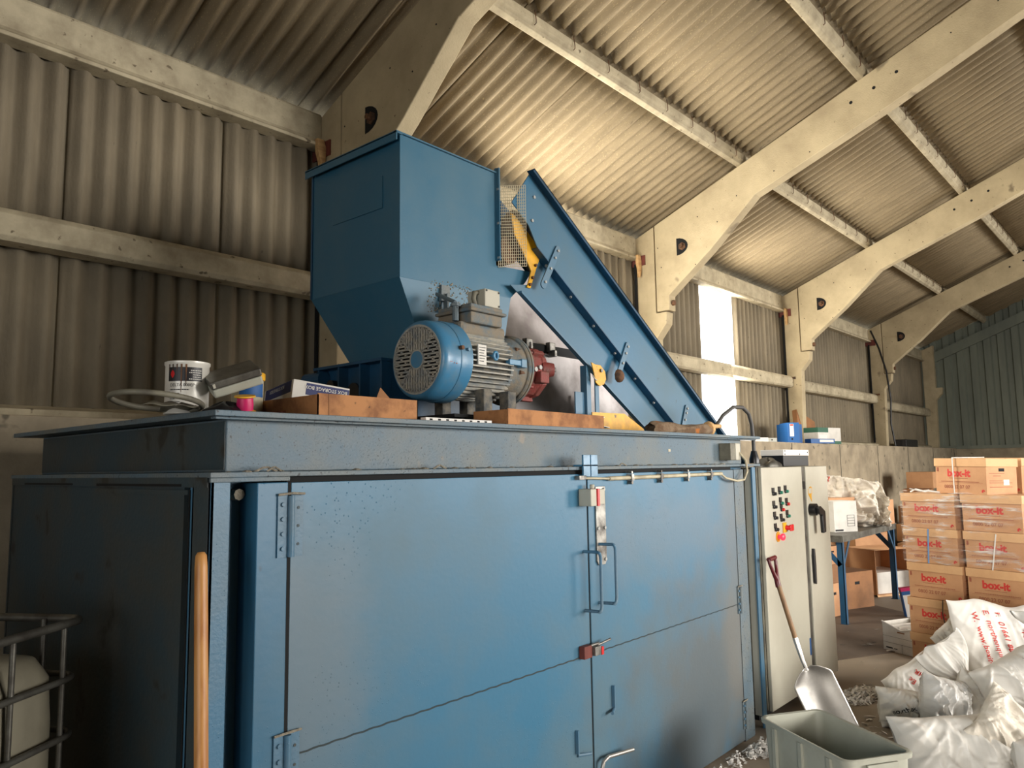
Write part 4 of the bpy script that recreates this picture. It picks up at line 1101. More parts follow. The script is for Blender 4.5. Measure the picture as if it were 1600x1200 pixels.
# ================================================================== CONTROL CABINET
Cb = thing('control_cabinet', 'tall cream electrical control cabinet with buttons and two doors', 'control cabinet', (5.66, 2.35, 0))
b = MB(); b.box(5.005, 6.31, 2.145, 2.60, .08, 1.672); b.build('cabinet_body', m_cream_dark, Cb, bevel=.004, **W)
b = MB(); b.box(5.03, 6.27, 2.22, 2.58, 0, .08); b.build('plinth', m_dark, Cb, **W)
b = MB(); b.box(4.975, 5.003, 2.16, 2.22, .05, 1.66); b.build('side_frame', m_cream, Cb, **W)
b = MB(); b.box(5.02, 5.765, 2.118, 2.143, .075, 1.67); cd1 = b.build('door', m_cream, Cb, bevel=.004, **W)
b = MB(); b.box(5.845, 6.312, 2.118, 2.143, .075, 1.67); cd2 = b.build('door', m_cream, Cb, bevel=.004, **W)
b = MB(); b.box(5.765, 5.845, 2.130, 2.146, .08, 1.67); b.build('centre_mullion', m_cage, Cb, **W)
b = MB(); b.box(5.775, 5.84, 2.124, 2.131, 1.50, 1.56); b.build('mullion_cap', m_black, Cb, **W)
def button(x, z, col, ring=.014, plate=True, r=.011, depth=.02, lab='push_button'):
    b = MB()
    if plate: b.box(x - .020, x + .020, 2.112, 2.119, z - .004, z + .03)
    b.lathe([(ring, 0), (ring, .008), (r, .01)], (x, 2.116, z - .012), (0, -1, 0), n=14)
    o = b.build(lab, m_black, cd1, **W)
    b = MB(); b.lathe([(r, 0), (r, depth), (r * .8, depth + .003)], (x, 2.114, z - .012), (0, -1, 0), n=14); b.build('button_cap', col, o, smooth=40, **W)
for x, z, c in ((5.20, 1.50, m_black), (5.31, 1.505, m_greenbtn), (5.42, 1.51, m_greenbtn), (5.20, 1.41, m_black), (5.32, 1.43, m_greenbtn), (5.43, 1.42, m_red),
                (5.33, 1.385, m_red), (5.205, 1.335, m_black), (5.32, 1.315, m_black), (5.43, 1.335, m_greenbtn), (5.21, 1.255, m_black)):
    button(x, z, c)
b = MB(); b.lathe([(.036, 0), (.036, .005)], (5.25, 2.118, 1.19), (0, -1, 0), n=20); es = b.build('emergency_stop', m_yellow, cd1, **W)
b = MB(); b.lathe([(.014, 0), (.014, .02), (.024, .022), (.024, .036), (.016, .042)], (5.25, 2.112, 1.19), (0, -1, 0), n=18); b.build('mushroom_head', m_red_lit, es, smooth=40, **W)
b = MB(); b.box(5.34, 5.40, 2.110, 2.119, 1.21, 1.28); ms = b.build('mains_switch', m_yellow, cd1, bevel=.003, **W)
b = MB(); b.box(5.385, 5.445, 2.075, 2.087, 1.22, 1.265); b.cyl((5.38, 2.12, 1.243), (5.40, 2.08, 1.243), .016, n=12); b.build('switch_knob', m_red, ms, bevel=.004, **W)
b = MB(); b.cyl((5.90, 2.118, 1.345), (5.90, 2.07, 1.345), .045, n=20); rh = b.build('rotary_isolator', m_black, cd2, smooth=40, **W)
b = MB(); b.prism([(5.87, 1.36), (5.93, 1.37), (6.02, 1.33), (6.02, 1.17), (5.965, 1.165), (5.955, 1.30), (5.89, 1.315)], 'y', 2.045, 2.072); b.build('isolator_lever', m_black, rh, bevel=.006, **W)
b = MB(); b.prism([(5.875, .80), (5.895, .79), (5.90, .94), (5.895, 1.05), (5.88, 1.055), (5.87, 1.0)], 'y', 2.095, 2.118); b.build('door_handle', m_black, cd2, bevel=.004, **W)
b = MB(); b.prism([(5.875, 1.50), (5.93, 1.52), (5.955, 1.51), (5.955, 1.46), (5.94, 1.46), (5.94, 1.40), (5.92, 1.42), (5.875, 1.46)], 'y', 2.1165, 2.118); b.build('torn_sticker', m_yellow, cd2, **W)
b = MB(); b.box(5.88, 5.945, 2.116, 2.1164, 1.465, 1.505); b.build('sticker_patch', m_cream, cd2, **W)
b = MB(); b.box(5.735, 5.76, 2.1165, 2.118, .30, .42); b.build('tape_patch', m_boxblue, cd1, **W)
# box and debris on the cabinet top
t = small('transformer_box', 'black box with riveted steel cover sitting on top of control cabinet', 'electrical box', (6.03, 2.33, 1.672), rz=R(-3))
b = MB(); b.box(-.23, .23, -.08, .10, .002, .085); b.build('case', m_black, t, bevel=.003)
b = MB(); b.box(-.235, .235, -.083, .104, .085, .13); b.build('cover', m_paper, t, bevel=.002)
b = MB()
for x, z in ((-.21, .12), (-.21, .095), (.06, .095), (.21, .11)): b.cyl((x, -.0855, z), (x, -.083, z), .006, n=8)
b.build('rivet', m_dark, t)
t = small('crumpled_bag', 'small crumpled grey-green bag on the cabinet top beside black box', 'bag', (5.62, 2.32, 1.672))
b = MB(); b.grid(lambda u, v: Vector((.16 * math.cos(2 * PI * u) * math.sin(PI * v / 2 + .01) * (1 + .15 * math.sin(u * 31)), .09 * math.sin(2 * PI * u) * math.sin(PI * v / 2 + .01), .06 * math.cos(PI * v / 2) * (1 + .25 * math.sin(u * 25 + v * 5)))), 36, 8, closeu=True); b.build('bag_skin', m_cage, t, smooth=60)

# ================================================================== SHOVEL AND BROOM HANDLE
Sh = thing('shovel', 'aluminium scoop shovel with maroon D-grip leaning on the cabinet door', 'shovel', (5.1, 1.9, 0))
top = Vector((4.98, 2.05, 1.03)); gj = Vector((4.985, 2.03, .92)); j1 = Vector((4.97, 1.925, .575)); j2 = Vector((4.965, 1.885, .45))
b = MB(); b.tube([gj, (gj + j1) / 2, j1], .0155, n=12); b.build('shaft', m_wood_dark, Sh, smooth=60, **W)
b = MB(); b.tube([j1 + (gj - j1) * .02, (j1 + j2) / 2, j2, Vector((4.965, 1.86, .39))], [.0185, .017, .014, .012], n=12); b.build('socket', m_alu, Sh, smooth=60, **W)
b = MB()
u_ = (top - gj).normalized(); s_ = Vector((1, 0, 0)); s_ = (s_ - u_ * s_.dot(u_)).normalized()
L1 = [gj - u_ * .03, gj + u_ * .02, gj + u_ * .07 - s_ * .03, gj + u_ * .13 - s_ * .05, gj + u_ * .155 - s_ * .045]
L2 = [gj - u_ * .03, gj + u_ * .02, gj + u_ * .07 + s_ * .03, gj + u_ * .13 + s_ * .05, gj + u_ * .155 + s_ * .045]
b.tube(L1, [.019, .018, .012, .012, .013], n=10); b.tube(L2, [.019, .018, .012, .012, .013], n=10); b.cyl(gj + u_ * .155 - s_ * .055, gj + u_ * .155 + s_ * .055, .015, n=12)
b.build('d_grip', m_maroon, Sh, smooth=60, **W)
# scoop blade: wide and dished, its tip on the floor
O = Vector((4.962, 1.862, .405)); tipd = Vector((.10, -.40, -.90)).normalized(); wd = Vector((.66, -.75, .10)); wd = (wd - tipd * wd.dot(tipd)).normalized(); nd = tipd.cross(wd)
if nd.dot(Vector((-.75, -.65, 0))) < 0: nd = -nd
def blade(u, v):
    x = (u - .5) * 2
    w = .135 * min(1.0, .16 + (v * 5.5) ** .7 * .84)
    dish = .040 * x * x * (1 - .55 * v)
    return O + tipd * (.43 * v + .03 * (1 - x * x) * v - .012 * x * x) + wd * (w * x) + nd * (dish - .018 * math.sin(min(1, v * 3) * PI / 2))
b = MB(); b.grid(blade, 20, 24); b.build('scoop_blade', m_alu, Sh, smooth=60, solid=.003, **W)

t = thing('broom_handle', 'smooth round-ended ash handle leaning against the enclosure corner post', 'handle', (0.97, 1.82, 0))
b = MB(); p1 = Vector((1.02, 2.00, 1.485)); p0 = Vector((.965, 1.80, .0)); dd = (p1 - p0).normalized(); Lh = (p1 - p0).length
b.lathe([(.017, 0), (.0175, Lh - .18), (.0165, Lh - .04), (.0145, Lh - .010), (.009, Lh - .001), (0.0, Lh)], p0, dd, n=24, caps=False); b.build('shaft', m_wood, t, smooth=60, **W)

# ================================================================== GREY PLASTIC TUB (front)
def rrect(lx, ly, r, n=5):
    pts = []
    for cx_, cy_, a0 in ((lx / 2 - r, ly / 2 - r, 0), (-lx / 2 + r, ly / 2 - r, 90), (-lx / 2 + r, -ly / 2 + r, 180), (lx / 2 - r, -ly / 2 + r, 270)):
        for k in range(n + 1):
            a = R(a0 + 90 * k / n); pts.append((cx_ + r * math.cos(a), cy_ + r * math.sin(a)))
    return pts
t = thing('plastic_crate', 'open grey plastic tub standing in front of the shovel and cabinet', 'plastic tub', (3.83, 1.335, 0), (0, 0, R(57)))
def loopgrid(b, loops):
    n = len(loops[0][0]); vs = []; fs = []
    for pts, z in loops: vs += [(x, y, z) for x, y in pts]
    for k in range(len(loops) - 1):
        for i in range(n): fs.append((k * n + i, k * n + (i + 1) % n, (k + 1) * n + (i + 1) % n, (k + 1) * n + i))
    b.add(vs, fs); return len(vs)
b = MB()
lo_, hi_ = rrect(.58, .31, .035), rrect(.62, .345, .04)
loopgrid(b, [(lo_, 0.0), (hi_, .40)]); b.add([(x, y, 0) for x, y in lo_], [tuple(range(len(lo_) - 1, -1, -1))])
li, hi2 = rrect(.572, .302, .033), rrect(.612, .337, .038)
loopgrid(b, [(hi2, .40), (li, .006)]); b.add([(x, y, .006) for x, y in li], [tuple(range(len(li)))])
b.build('tub_body', m_tub, t, smooth=40)
b = MB(); loopgrid(b, [(rrect(.62, .345, .04), .395), (rrect(.648, .372, .045), .398), (rrect(.652, .376, .047), .415), (rrect(.64, .364, .045), .421), (rrect(.61, .335, .038), .418), (rrect(.61, .335, .038), .40)])
b.build('rim', m_tub, t, smooth=50)
b = MB()
for s in (-1, 1):
    for x in (-.2, 0, .2): b.box(x - .012, x + .012, s * .176 - .008, s * .176 + .008, .02, .395)
b.box(-.33, -.32, -.08, .08, .33, .395); b.box(.32, .33, -.08, .08, .33, .395)
b.build('stiffening_rib', m_tub, t)

# ================================================================== ARCHIVE BOXES
def logo_mark(b, x, z):
    for a, c in ((0, 0), (1, 0), (.5, .5), (0, -.7)):
        b.box(x + a * .014, x + a * .014 + .011, -.0008, 0, z + c * .012, z + c * .012 + .009)
def make_archive(name='archive_box', label='', L=.42, D=.34, H=.265, m1=m_card, m2=m_card_lid, printed=True):
    """front long face on local -y, origin at bottom front left corner"""
    t = thing(name, label, 'archive box')
    b = MB(); b.box(.006, L - .006, .006, D - .006, 0, H - .02); b.build('carton', m1, t, bevel=.002)
    b = MB(); b.prism([(-.002, H - .062), (L + .002, H - .062), (L + .002, H), (-.002, H)], 'y', -.002, D + .002); b.build('lid', m2, t, bevel=.003)
    M0 = Matrix(((1, 0, 0, 0), (0, 0, 1, .0045), (0, 1, 0, 0), (0, 0, 0, 1)))
    if printed:
        for nm, s, sz, x, z, bo, ink in (('logo_lettering', 'box-it', .076, .105, .130, .0032, m_red_ink), ('telephone_lettering', '0800 22 07 07', .036, .075, .040, .0004, m_brown_ink)):
            text_part(nm, s, sz, ink, t, Matrix.Translation((x, .0048, z)) @ Matrix.Rotation(R(90), 4, 'X'), bold=bo)
        b = MB(); rl = random.Random(6); x = .05
        while x < .35: w = rl.uniform(.004, .012); b.box(x, x + w, .0045, .0052, .088, .093); x += w + .003
        x = .12
        while x < .27: w = rl.uniform(.003, .008); b.box(x, x + w, .0045, .0052, .114, .118); x += w + .003
        b.box(.03, .39, .0047, .0052, .080, .0812); b.build('small_print', m_brown_ink, t)
        b = MB(); logo_mark(b, L - .045, .024); b.v = [(x, y + .005, z) for x, y, z in b.v]; b.build('corner_mark', m_red_ink, t)
        b = MB(); b.box(.018, .032, .0042, .005, .165, .195); b.v = b.v; b.build('corner_mark', m_brown_ink, t)
        b = MB()                                # end face on +x
        b.box(L - .006, L - .0048, D / 2 - .03, D / 2 + .03, H - .095, H - .072); b.build('hand_hole', m_gap, t)
        b = MB(); b.box(L - .006, L - .0045, D * .55, D * .55 + .06, .07, .11); b.build('paper_label', m_paper, t)
        b = MB()
        for z, y0, y1 in ((.155, .04, .20), (.135, .08, .16), (.10, .04, .17), (.085, .04, .28), (.055, .04, .28)):
            b.box(L - .006, L - .0045, y0, y1, z, z + .004)
        b.build('end_print', m_brown_ink, t)
    return t
AB = make_archive(label='x')
# the pallet of boxes: long faces look along sd; sd runs left(far) to right(near)
ang = R(-90 - 17)                                  # local +x of a box = direction from the far end to the near end
sdv = Vector((math.cos(ang), math.sin(ang), 0)); dpv = Vector((-math.sin(ang), math.cos(ang), 0))
SP = Vector((6.622, 1.663, 0))
GB = 'archive boxes stacked on the pallet'
rows = ['bottom', 'second', 'third', 'fourth', 'top']
ordi = ['bottom row', 'second row from the pallet', 'middle row', 'fourth row from the pallet', 'top row']
first = True
jit = random.Random(4)
for dep in range(2):
    for col in range(2 if dep == 0 else 2):
        for r_ in range(5):
            if dep == 1 and r_ < 4: continue
            p = SP + sdv * (.006 + col * .452 + jit.uniform(-.006, .006)) + dpv * (.0 + dep * .36 + jit.uniform(0, .01)) + Vector((0, 0, .115 + .267 * r_))
            rz = ang + R(jit.uniform(-1.2, 1.2))
            side = ('left column beside the white archive box', 'right column by the white sacks')[col]
            if dep == 0: lab = 'brown archive box with red lettering, %s, %s' % (ordi[r_], ('left column of pallet stack', 'right column of pallet stack')[col])
            else: lab = 'brown archive box behind the top row, %s of pallet stack' % ('left column', 'right column')[col]
            if first: o = AB; o.location = p; o.rotation_euler = (0, 0, rz); o['label'] = lab; o['group'] = GB; first = False
            else: dup(AB, p, (0, 0, rz), lab, GB)
ztop = .115 + .267 * 5
q = SP + sdv * .25 + dpv * .06 + Vector((0, 0, ztop + .004))
dup(AB, q, (R(-1.0), R(1.0), ang - R(10)), 'upper archive box tied with white string, lying on top of wrapped stack', GB)
rr_ = ang - R(10)
q = q + Vector((-math.sin(rr_), math.cos(rr_), 0)) * .365 + Vector((math.cos(rr_), math.sin(rr_), 0)) * .01
dup(AB, q, (R(-1.0), R(1.0), rr_), 'archive box end-on behind the string-tied box on the stack', GB)
# pallet
t = thing('pallet', 'low softwood pallet under the stack of archive boxes', 'pallet', SP - sdv * .04 - dpv * .03, (0, 0, ang))
b = MB()
for k in range(6): b.box(0, 1.10, k * .155, k * .155 + .10, .09, .112)
b.build('deck_board', m_pallet, t)
b = MB()
for x in (0, .5, 1.0):
    b.box(x, x + .10, 0, .88, .07, .09)
    for y in (0, .40, .78): b.box(x, x + .10, y, y + .10, .018, .07)
    b.box(x, x + .10, 0, .88, 0, .018)
b.build('block', m_pallet, t)
# stretch film round the stack
def film_mat():
    m = bpy.data.materials.new('stretch_film'); m.use_nodes = True
    nt = m.node_tree; N = nt.nodes; L = nt.links
    for n in list(N): N.remove(n)
    out = N.new('ShaderNodeOutputMaterial'); mix = N.new('ShaderNodeMixShader'); tr = N.new('ShaderNodeBsdfTransparent'); gl = N.new('ShaderNodeBsdfPrincipled')
    gl.inputs['Base Color'].default_value = (.9, .88, .84, 1); gl.inputs['Roughness'].default_value = .25; gl.inputs['Specular IOR Level'].default_value = .8
    tc = N.new('ShaderNodeTexCoord'); mp = N.new('ShaderNodeMapping'); mp.inputs['Scale'].default_value = (3, 3, 34); mp.inputs['Rotation'].default_value = (0, R(9), 0)
    n = N.new('ShaderNodeTexNoise'); n.inputs['Scale'].default_value = 1.0; n.inputs['Detail'].default_value = 6; n.inputs['Roughness'].default_value = .7
    n2 = N.new('ShaderNodeTexNoise'); n2.inputs['Scale'].default_value = 4.0
    mr = N.new('ShaderNodeMapRange'); mr.inputs['From Min'].default_value = .50; mr.inputs['From Max'].default_value = .62; mr.inputs['To Min'].default_value = .03; mr.inputs['To Max'].default_value = .85  # noise streaks whiten the film: highlights put into the mix
    mr2 = N.new('ShaderNodeMapRange'); mr2.inputs['From Min'].default_value = .42; mr2.inputs['From Max'].default_value = .6
    mu = N.new('ShaderNodeMath'); mu.operation = 'MULTIPLY'; ad = N.new('ShaderNodeMath'); ad.operation = 'ADD'; ad.inputs[1].default_value = .03
    bp = N.new('ShaderNodeBump'); bp.inputs['Strength'].default_value = .8; bp.inputs['Distance'].default_value = .02
    L.new(tc.outputs['Object'], mp.inputs['Vector']); L.new(mp.outputs['Vector'], n.inputs['Vector']); L.new(tc.outputs['Object'], n2.inputs['Vector'])
    L.new(n.outputs['Fac'], mr.inputs['Value']); L.new(n2.outputs['Fac'], mr2.inputs['Value'])
    L.new(mr.outputs['Result'], mu.inputs[0]); L.new(mr2.outputs['Result'], mu.inputs[1]); L.new(mu.outputs[0], ad.inputs[0])
    L.new(n.outputs['Fac'], bp.inputs['Height']); L.new(bp.outputs['Normal'], gl.inputs['Normal'])
    L.new(ad.outputs[0], mix.inputs['Fac']); L.new(tr.outputs[0], mix.inputs[1]); L.new(gl.outputs[0], mix.inputs[2]); L.new(mix.outputs[0], out.inputs['Surface'])
    return m
m_film = film_mat()
t = thing('stretch_film', 'clear stretch film wound round the upper rows of archive boxes', 'stretch film', SP, (0, 0, ang))
def fl(u, v):
    z = .93 + .53 * v + .012 * math.sin(u * 40); per_ = .92 + 2 * .42
    s = u * per_; e = .012 + .006 * noise.noise(Vector((u * 14, v * 9, 1)))
    if s < .42: x, y = -e, .42 - s
    elif s < .42 + .92: x, y = s - .42, -e
    else: x, y = .92 + e, s - 1.34
    return Vector((x, y, z))
b = MB(); b.grid(fl, 90, 24); b.build('film', m_film, t, smooth=60)
b = MB(); b.grid(lambda u, v: Vector((.1 + .8 * u, .10 + .4 * v, ztop + .006 + .004 * noise.noise(Vector((u * 9, v * 9, 3))))), 20, 10); b.build('film_top', m_film, t, smooth=60)
t = thing('string_tie', 'white string hanging over the top row and tied box', 'string', SP + sdv * .06 + Vector((0, 0, ztop)), (0, 0, ang))
b = MB(); b.tube([(.0, .05, .008), (.06, .02, .03), (.12, .04, .012), (.17, .0, .02), (.24, .03, .008)], .007, n=6); b.tube([(.02, .0, .035), (.09, .03, .015), (.15, .05, .025)], .005, n=6)
b.build('string', m_paper, t, smooth=60)
t = thing('string_band', 'white string band round the archive box tied on the stack top', 'string', SP + sdv * .42 + dpv * .035 + Vector((0, 0, ztop)), (0, 0, ang - R(10)))
b = MB(); b.box(-.004, .004, -.018, -.014, 0, .268); b.box(-.004, .004, -.018, .33, .268, .273); b.build('string', m_paper, t)
t = thing('string_band', 'white string band down the fourth row box, right column of stack', 'string', SP + sdv * .66 - dpv * .014 + Vector((0, 0, .915)), (0, 0, ang))
b = MB(); b.box(-.004, .004, -.004, -.001, 0, .26, Matrix.Rotation(R(9), 4, 'Y')); b.build('string', m_paper, t)
t = thing('string_band', 'pale blue string band on fourth row box, left column of stack', 'string', SP + sdv * .20 - dpv * .014 + Vector((0, 0, .92)), (0, 0, ang))
b = MB(); b.box(-.005, .005, -.004, -.001, 0, .26, Matrix.Rotation(R(3), 4, 'Y')); b.build('string', mat('blue_string', C(110, 150, 200), .6), t)

# white archive box on the floor, full of folders
t = thing('archive_box', 'open white archive box of folders on the floor left of the pallet', 'archive box', (7.58, 2.13, 0), (0, 0, R(-117)), )
L_, D_, H_ = .40, .34, .25
b = MB()
b.prism([(0, 0), (L_, 0), (L_, H_ * .98), (L_ * .5, H_ * .80), (0, H_ * 1.02)], 'y', 0, .004)
b.box(0, .004, 0, D_, 0, H_); b.box(L_ - .004, L_, 0, D_, 0, H_); b.box(0, L_, D_ - .004, D_, 0, H_); b.box(0, L_, 0, D_, 0, .004)
b.build('carton', m_white, t)
b = MB(); b.tube([(0, -.002, H_ * 1.02), (L_ * .5, -.002, H_ * .80), (L_, -.002, H_ * .98)], .007, n=6); b.box(.16, .24, -.001, 0, H_ * .70, H_ * .73); b.build('rolled_edge', m_paper, t)
b = MB(); b.box(.16, .235, -.0016, 0, H_ * .70, H_ * .74); b.build('hand_hole', m_card_dark, t)
b = MB()
for z in (.13, .075): b.box(.0, L_, -.001, 0, z, z + .002)
b.box(.2, .202, -.001, 0, 0, .075); b.build('printed_rule', m_cage, t)
b = MB(); b.box(.03, .10, -.0016, 0, .025, .037); b.box(.115, .15, -.0016, 0, .027, .033); b.build('maker_print', m_dark_ink, t)
b = MB()
for k in range(9): b.box(.02 + .03 * k, .04 + .03 * k, .03, .30, .01, .21 + .012 * math.sin(k * 2.1))
b.build('folder', m_paper, t)
b = MB()
for k in range(3): b.box(.28 + k * .03, .302 + k * .03, .10, .32, .02, .29)
b.build('white_folder', m_white, t)
b = MB()
for k in range(3): b.box(.284 + k * .03, .297 + k * .03, .0985, .10, .245, .278)
b.build('folder_label', m_dark_ink, t)

# ================================================================== STEEL BENCH AND WHAT IS ON IT
Bn = thing('workbench', 'blue steel frame bench with grey plate top beside the cabinet', 'bench', (8.45, 2.75, 0))
BLX, BLY, BH = 2.0, .72, .925
b = MB(); b.box(-.04, BLX + .04, -.05, BLY, BH - .012, BH); b.build('bench_top', m_cage, Bn)
b = MB(); b.box(-.02, BLX + .02, -.045, -.035, BH - .07, BH - .012); b.box(-.035, -.025, -.04, BLY, BH - .07, BH - .012); b.box(BLX, BLX + .02, -.04, BLY, BH - .07, BH - .012); b.box(-.02, BLX + .02, BLY - .03, BLY - .02, BH - .07, BH - .012)
b.build('apron', m_cage, Bn)
for x in (0, BLX - .06):
    for y in (-.03, BLY - .09):
        b = MB(); b.box(x, x + .06, y, y + .008, 0, BH - .012); b.box(x, x + .008, y, y + .06, 0, BH - .012); b.box(x - .01, x + .08, y - .01, y + .07, 0, .008)
        b.build('leg', m_blue_dark, Bn)
        s = 1 if x == 0 else -1
        b = MB(); xs = x + (.03 if s > 0 else .03)
        b.prism([(xs, BH - .30), (xs + s * .02, BH - .32), (xs + s * .26, BH - .06), (xs + s * .20, BH - .06)], 'y', y + .002, y + .010); b.build('brace', m_blue_dark, Bn)
b = MB()
for x in (0, BLX - .03): b.prism([(-.02, BH - .30), (.02, BH - .33), (.26, BH - .07), (.18, BH - .07)], 'x', x, x + .01)
b.build('brace', m_blue_dark, Bn)
TB = BH

# pillow sack / crumpled cloth generator
def sack(name, label, loc, size, M3, m, seed, wr=.02, group=None, text=None, n=48, cat='sack', pleat=None, sag=0.0, ears=.5, crease=1.0):
    """size = width, height, thickness. M3 columns: width axis, height axis, outward axis"""
    W_, H2, T_ = size
    t = thing(name, label, cat, loc, group=group)
    rn = Vector((seed * 7.13, seed * 3.7, seed))
    M4 = M3.to_4x4()
    def ridge(x, y, z, s):                               # thin soft creases
        return max(0.0, 1 - abs(noise.noise(Vector((x, y, z)) + rn)) * s) ** 2
    def surf(sgn):
        def fn(u, v):
            x, y = 2 * u - 1, 2 * v - 1
            x = math.copysign(abs(x) ** .85, x); y = math.copysign(abs(y) ** .85, y)
            e = max(0, (1 - x * x)) ** .5 * max(0, (1 - y * y)) ** .5
            e2 = max(0, (1 - abs(x) ** 5)) ** .6 * max(0, (1 - abs(y) ** 5)) ** .6
            d1 = noise.noise(Vector((x * .9, y * .9, sgn)) + rn)
            ym = y - sag * (1 - y * y)
            z = T_ / 2 * (e * .6 + e2 * .4) * (1 + .3 * d1 - sag * y * .6)
            # creases run from the corners and the tied end towards the middle
            rad = math.atan2(y + 1.25, x + .2 * math.sin(seed))
            z += wr * crease * ridge(rad * 4.2, math.hypot(x, y + 1.2) * .7, sgn * 3, 3.2) * e2
            rad2 = math.atan2(y - 1.3, x)
            z += wr * crease * .9 * ridge(rad2 * 5.0, math.hypot(x, y - 1.3) * .6, sgn * 5 + 2, 3.2) * e2
            z += wr * .8 * noise.noise(Vector((x * 2.6, y * 2.6, sgn * 2)) + rn) * e2
            z -= wr * .6 * ridge(x * 1.8 + y * .8, y * 1.4 - x * .7, sgn + 9, 5) * e2
            px = x * W_ / 2 * (1 - .10 * (1 - y * y) * ears * -1 - .10 * ears * (1 - abs(y)) * 0)
            pin = 1 - .10 * ears * (1 - x * x) * abs(y) ** 3
            px = x * W_ / 2 * (1 - .08 * ears * (1 - y * y) + .0) + .05 * W_ * noise.noise(Vector((y * 1.6, 5, seed))) * abs(x)
            py = ym * H2 / 2 * pin + .05 * H2 * noise.noise(Vector((x * 1.6, 9, seed))) * abs(y)
            z *= sgn
            z += .05 * T_ * noise.noise(Vector((x * 1.5, y * 1.5, 40 + seed)))
            if pleat is not None:                          # tied neck at height `pleat`, fanning out again above it
                g = math.exp(-((y - pleat) / (.34 if y < pleat else .42)) ** 2)
                px *= 1 - .84 * g
                fan = 1 if y > pleat else 0
                z = z * (1 - .35 * g) * (1 - .55 * fan * (1 - g)) + .011 * math.sin(x * 10 + d1 * 7) * (g * .6 + fan * 1.1 * (1 - g)) + fan * .05 * (1 - g) * noise.noise(Vector((x * 1.6, y * 1.2, 77 + seed)))
            return M4 @ Vector((px, py, z))
        return fn
    b = MB(); b.grid(surf(1), n, n)
    k0 = len(b.f); b.grid(surf(-1), n, n); b.f = b.f[:k0] + [tuple(reversed(f)) for f in b.f[k0:]]
    o = b.build('sack_body', m, t, smooth=180)
    if text:
        front = surf(1)
        for s, sz, tx, ty, rot, ink in text:
            o = text_part('sack_lettering', s, sz, ink, t, Matrix.Identity(4), bold=sz * .012)
            c, sn = math.cos(R(rot)), math.sin(R(rot))
            Nn = (M3 @ Vector((0, 0, 1))).normalized()
            for v in o.data.vertices:
                a, c2 = v.co.x * c - v.co.y * sn + tx, v.co.x * sn + v.co.y * c + ty
                uu, vv = min(.995, max(.005, a / W_ + .5)), min(.995, max(.005, c2 / H2 + .5))
                xx, yy = 2 * uu - 1, 2 * vv - 1
                uu = (math.copysign(abs(xx) ** (1 / .85), xx) + 1) / 2; vv = (math.copysign(abs(yy) ** (1 / .85), yy) + 1) / 2
                pz = front(uu, vv); v.co = pz + Nn * .005
    return t
def basis(x, y):
    x = Vector(x).normalized(); y = Vector(y); y = (y - x * y.dot(x)).normalized(); z = x.cross(y)
    return Matrix(((x.x, y.x, z.x), (x.y, y.y, z.y), (x.z, y.z, z.z)))
CR, CU, CF = Vector((.63, -.77, 0)), Vector((0, 0, 1)), Vector((.75, .65, 0))       # right / up / away for somebody facing the pile
def face(az, tilt=0, spin=0):
    """sack face looking back towards the aisle: az turns it left/right, tilt leans it back, spin rolls it"""
    n = (-CF * math.cos(R(az)) + CR * math.sin(R(az))).normalized()
    up = Vector((0, 0, 1)) * math.cos(R(tilt)) - n * math.sin(R(tilt)); n2 = n * math.cos(R(tilt)) + Vector((0, 0, 1)) * math.sin(R(tilt))
    x = up.cross(n2)
    c, s = math.cos(R(spin)), math.sin(R(spin))
    return basis(x * c + up * s, up * c - x * s)
GS = 'white shredding sacks heaped on the floor'
V = Vector
SH = Matrix(((.63, -.16, -.77), (-.77, .19, -.63), (-.09, 1, .10)))      # leaning, slightly skewed stance of the upright sack
T1 = [('W.  www.boxit-north.co.uk', .052, -.200, .29, -90, m_red_ink), ('E.  northenquiries', .052, -.120, .30, -90, m_red_ink), ('T.  01661 881', .052, -.040, .31, -90, m_red_ink), ('*For', .052, .10, .22, -90, m_red_ink)]
sack('shredding_sack', 'upright white sack printed sideways in red, leaning on the box stack', V((6.30, .96, .35)), (.66, .74, .16), SH, m_sack, 1, wr=.008, group=GS, text=T1, n=60, ears=.15)
sack('shredding_sack', 'flat white sack with red capital lettering lying beside the pallet', V((6.05, 1.50, .15)), (.44, .26, .12), face(0, 30, 29), m_sack, 2, wr=.006, group=GS, text=[('SHR', .050, .06, -.02, 108, m_red_ink), ('Ec', .050, -.03, .0, 108, m_red_ink)], ears=.2)
sack('shredding_sack', 'low crumpled white sack printed on its side, nearest the paper scraps', V((5.56, 1.42, .095)), (.42, .25, .24), face(0, 20, -6), m_sack, 3, wr=.03, group=GS, text=[('north.uk', .04, -.17, -.04, 14, m_dark_ink)], sag=.1)
sack('shredding_sack', 'tied white sack with its gathered neck fanning up in front of stack', V((5.86, 1.16, .24)), (.34, .60, .14), face(-4, 0, 32), m_sack, 4, wr=.012, group=GS, pleat=-.05, n=72, ears=.1)
sack('shredding_sack', 'shiny wrinkled white sack standing in the middle of the heap', V((5.44, 1.20, .16)), (.29, .40, .24), face(5, 8, -14), m_sack_shiny, 5, wr=.022, group=GS, n=64, crease=1.6)
sack('shredding_sack', 'big smooth grey-white sack lying at the front of the heap', V((4.92, 1.00, .08)), (.72, .44, .36), face(0, 25, 3), m_sack, 6, wr=.022, group=GS, n=64, sag=.15)
sack('shredding_sack', 'bulging white sack with fanned creases below the printed upright sack', V((5.68, .78, .30)), (.52, .46, .28), face(-5, 12, 26), m_sack, 7, wr=.022, group=GS, n=64, sag=.15, crease=1.6)
sack('shredding_sack', 'open-mouthed white sack draped over the front grey-white sack', V((5.02, .76, .20)), (.38, .44, .12), face(5, 30, 42), m_sack_woven, 8, wr=.018, group=GS, n=64, crease=1.2)
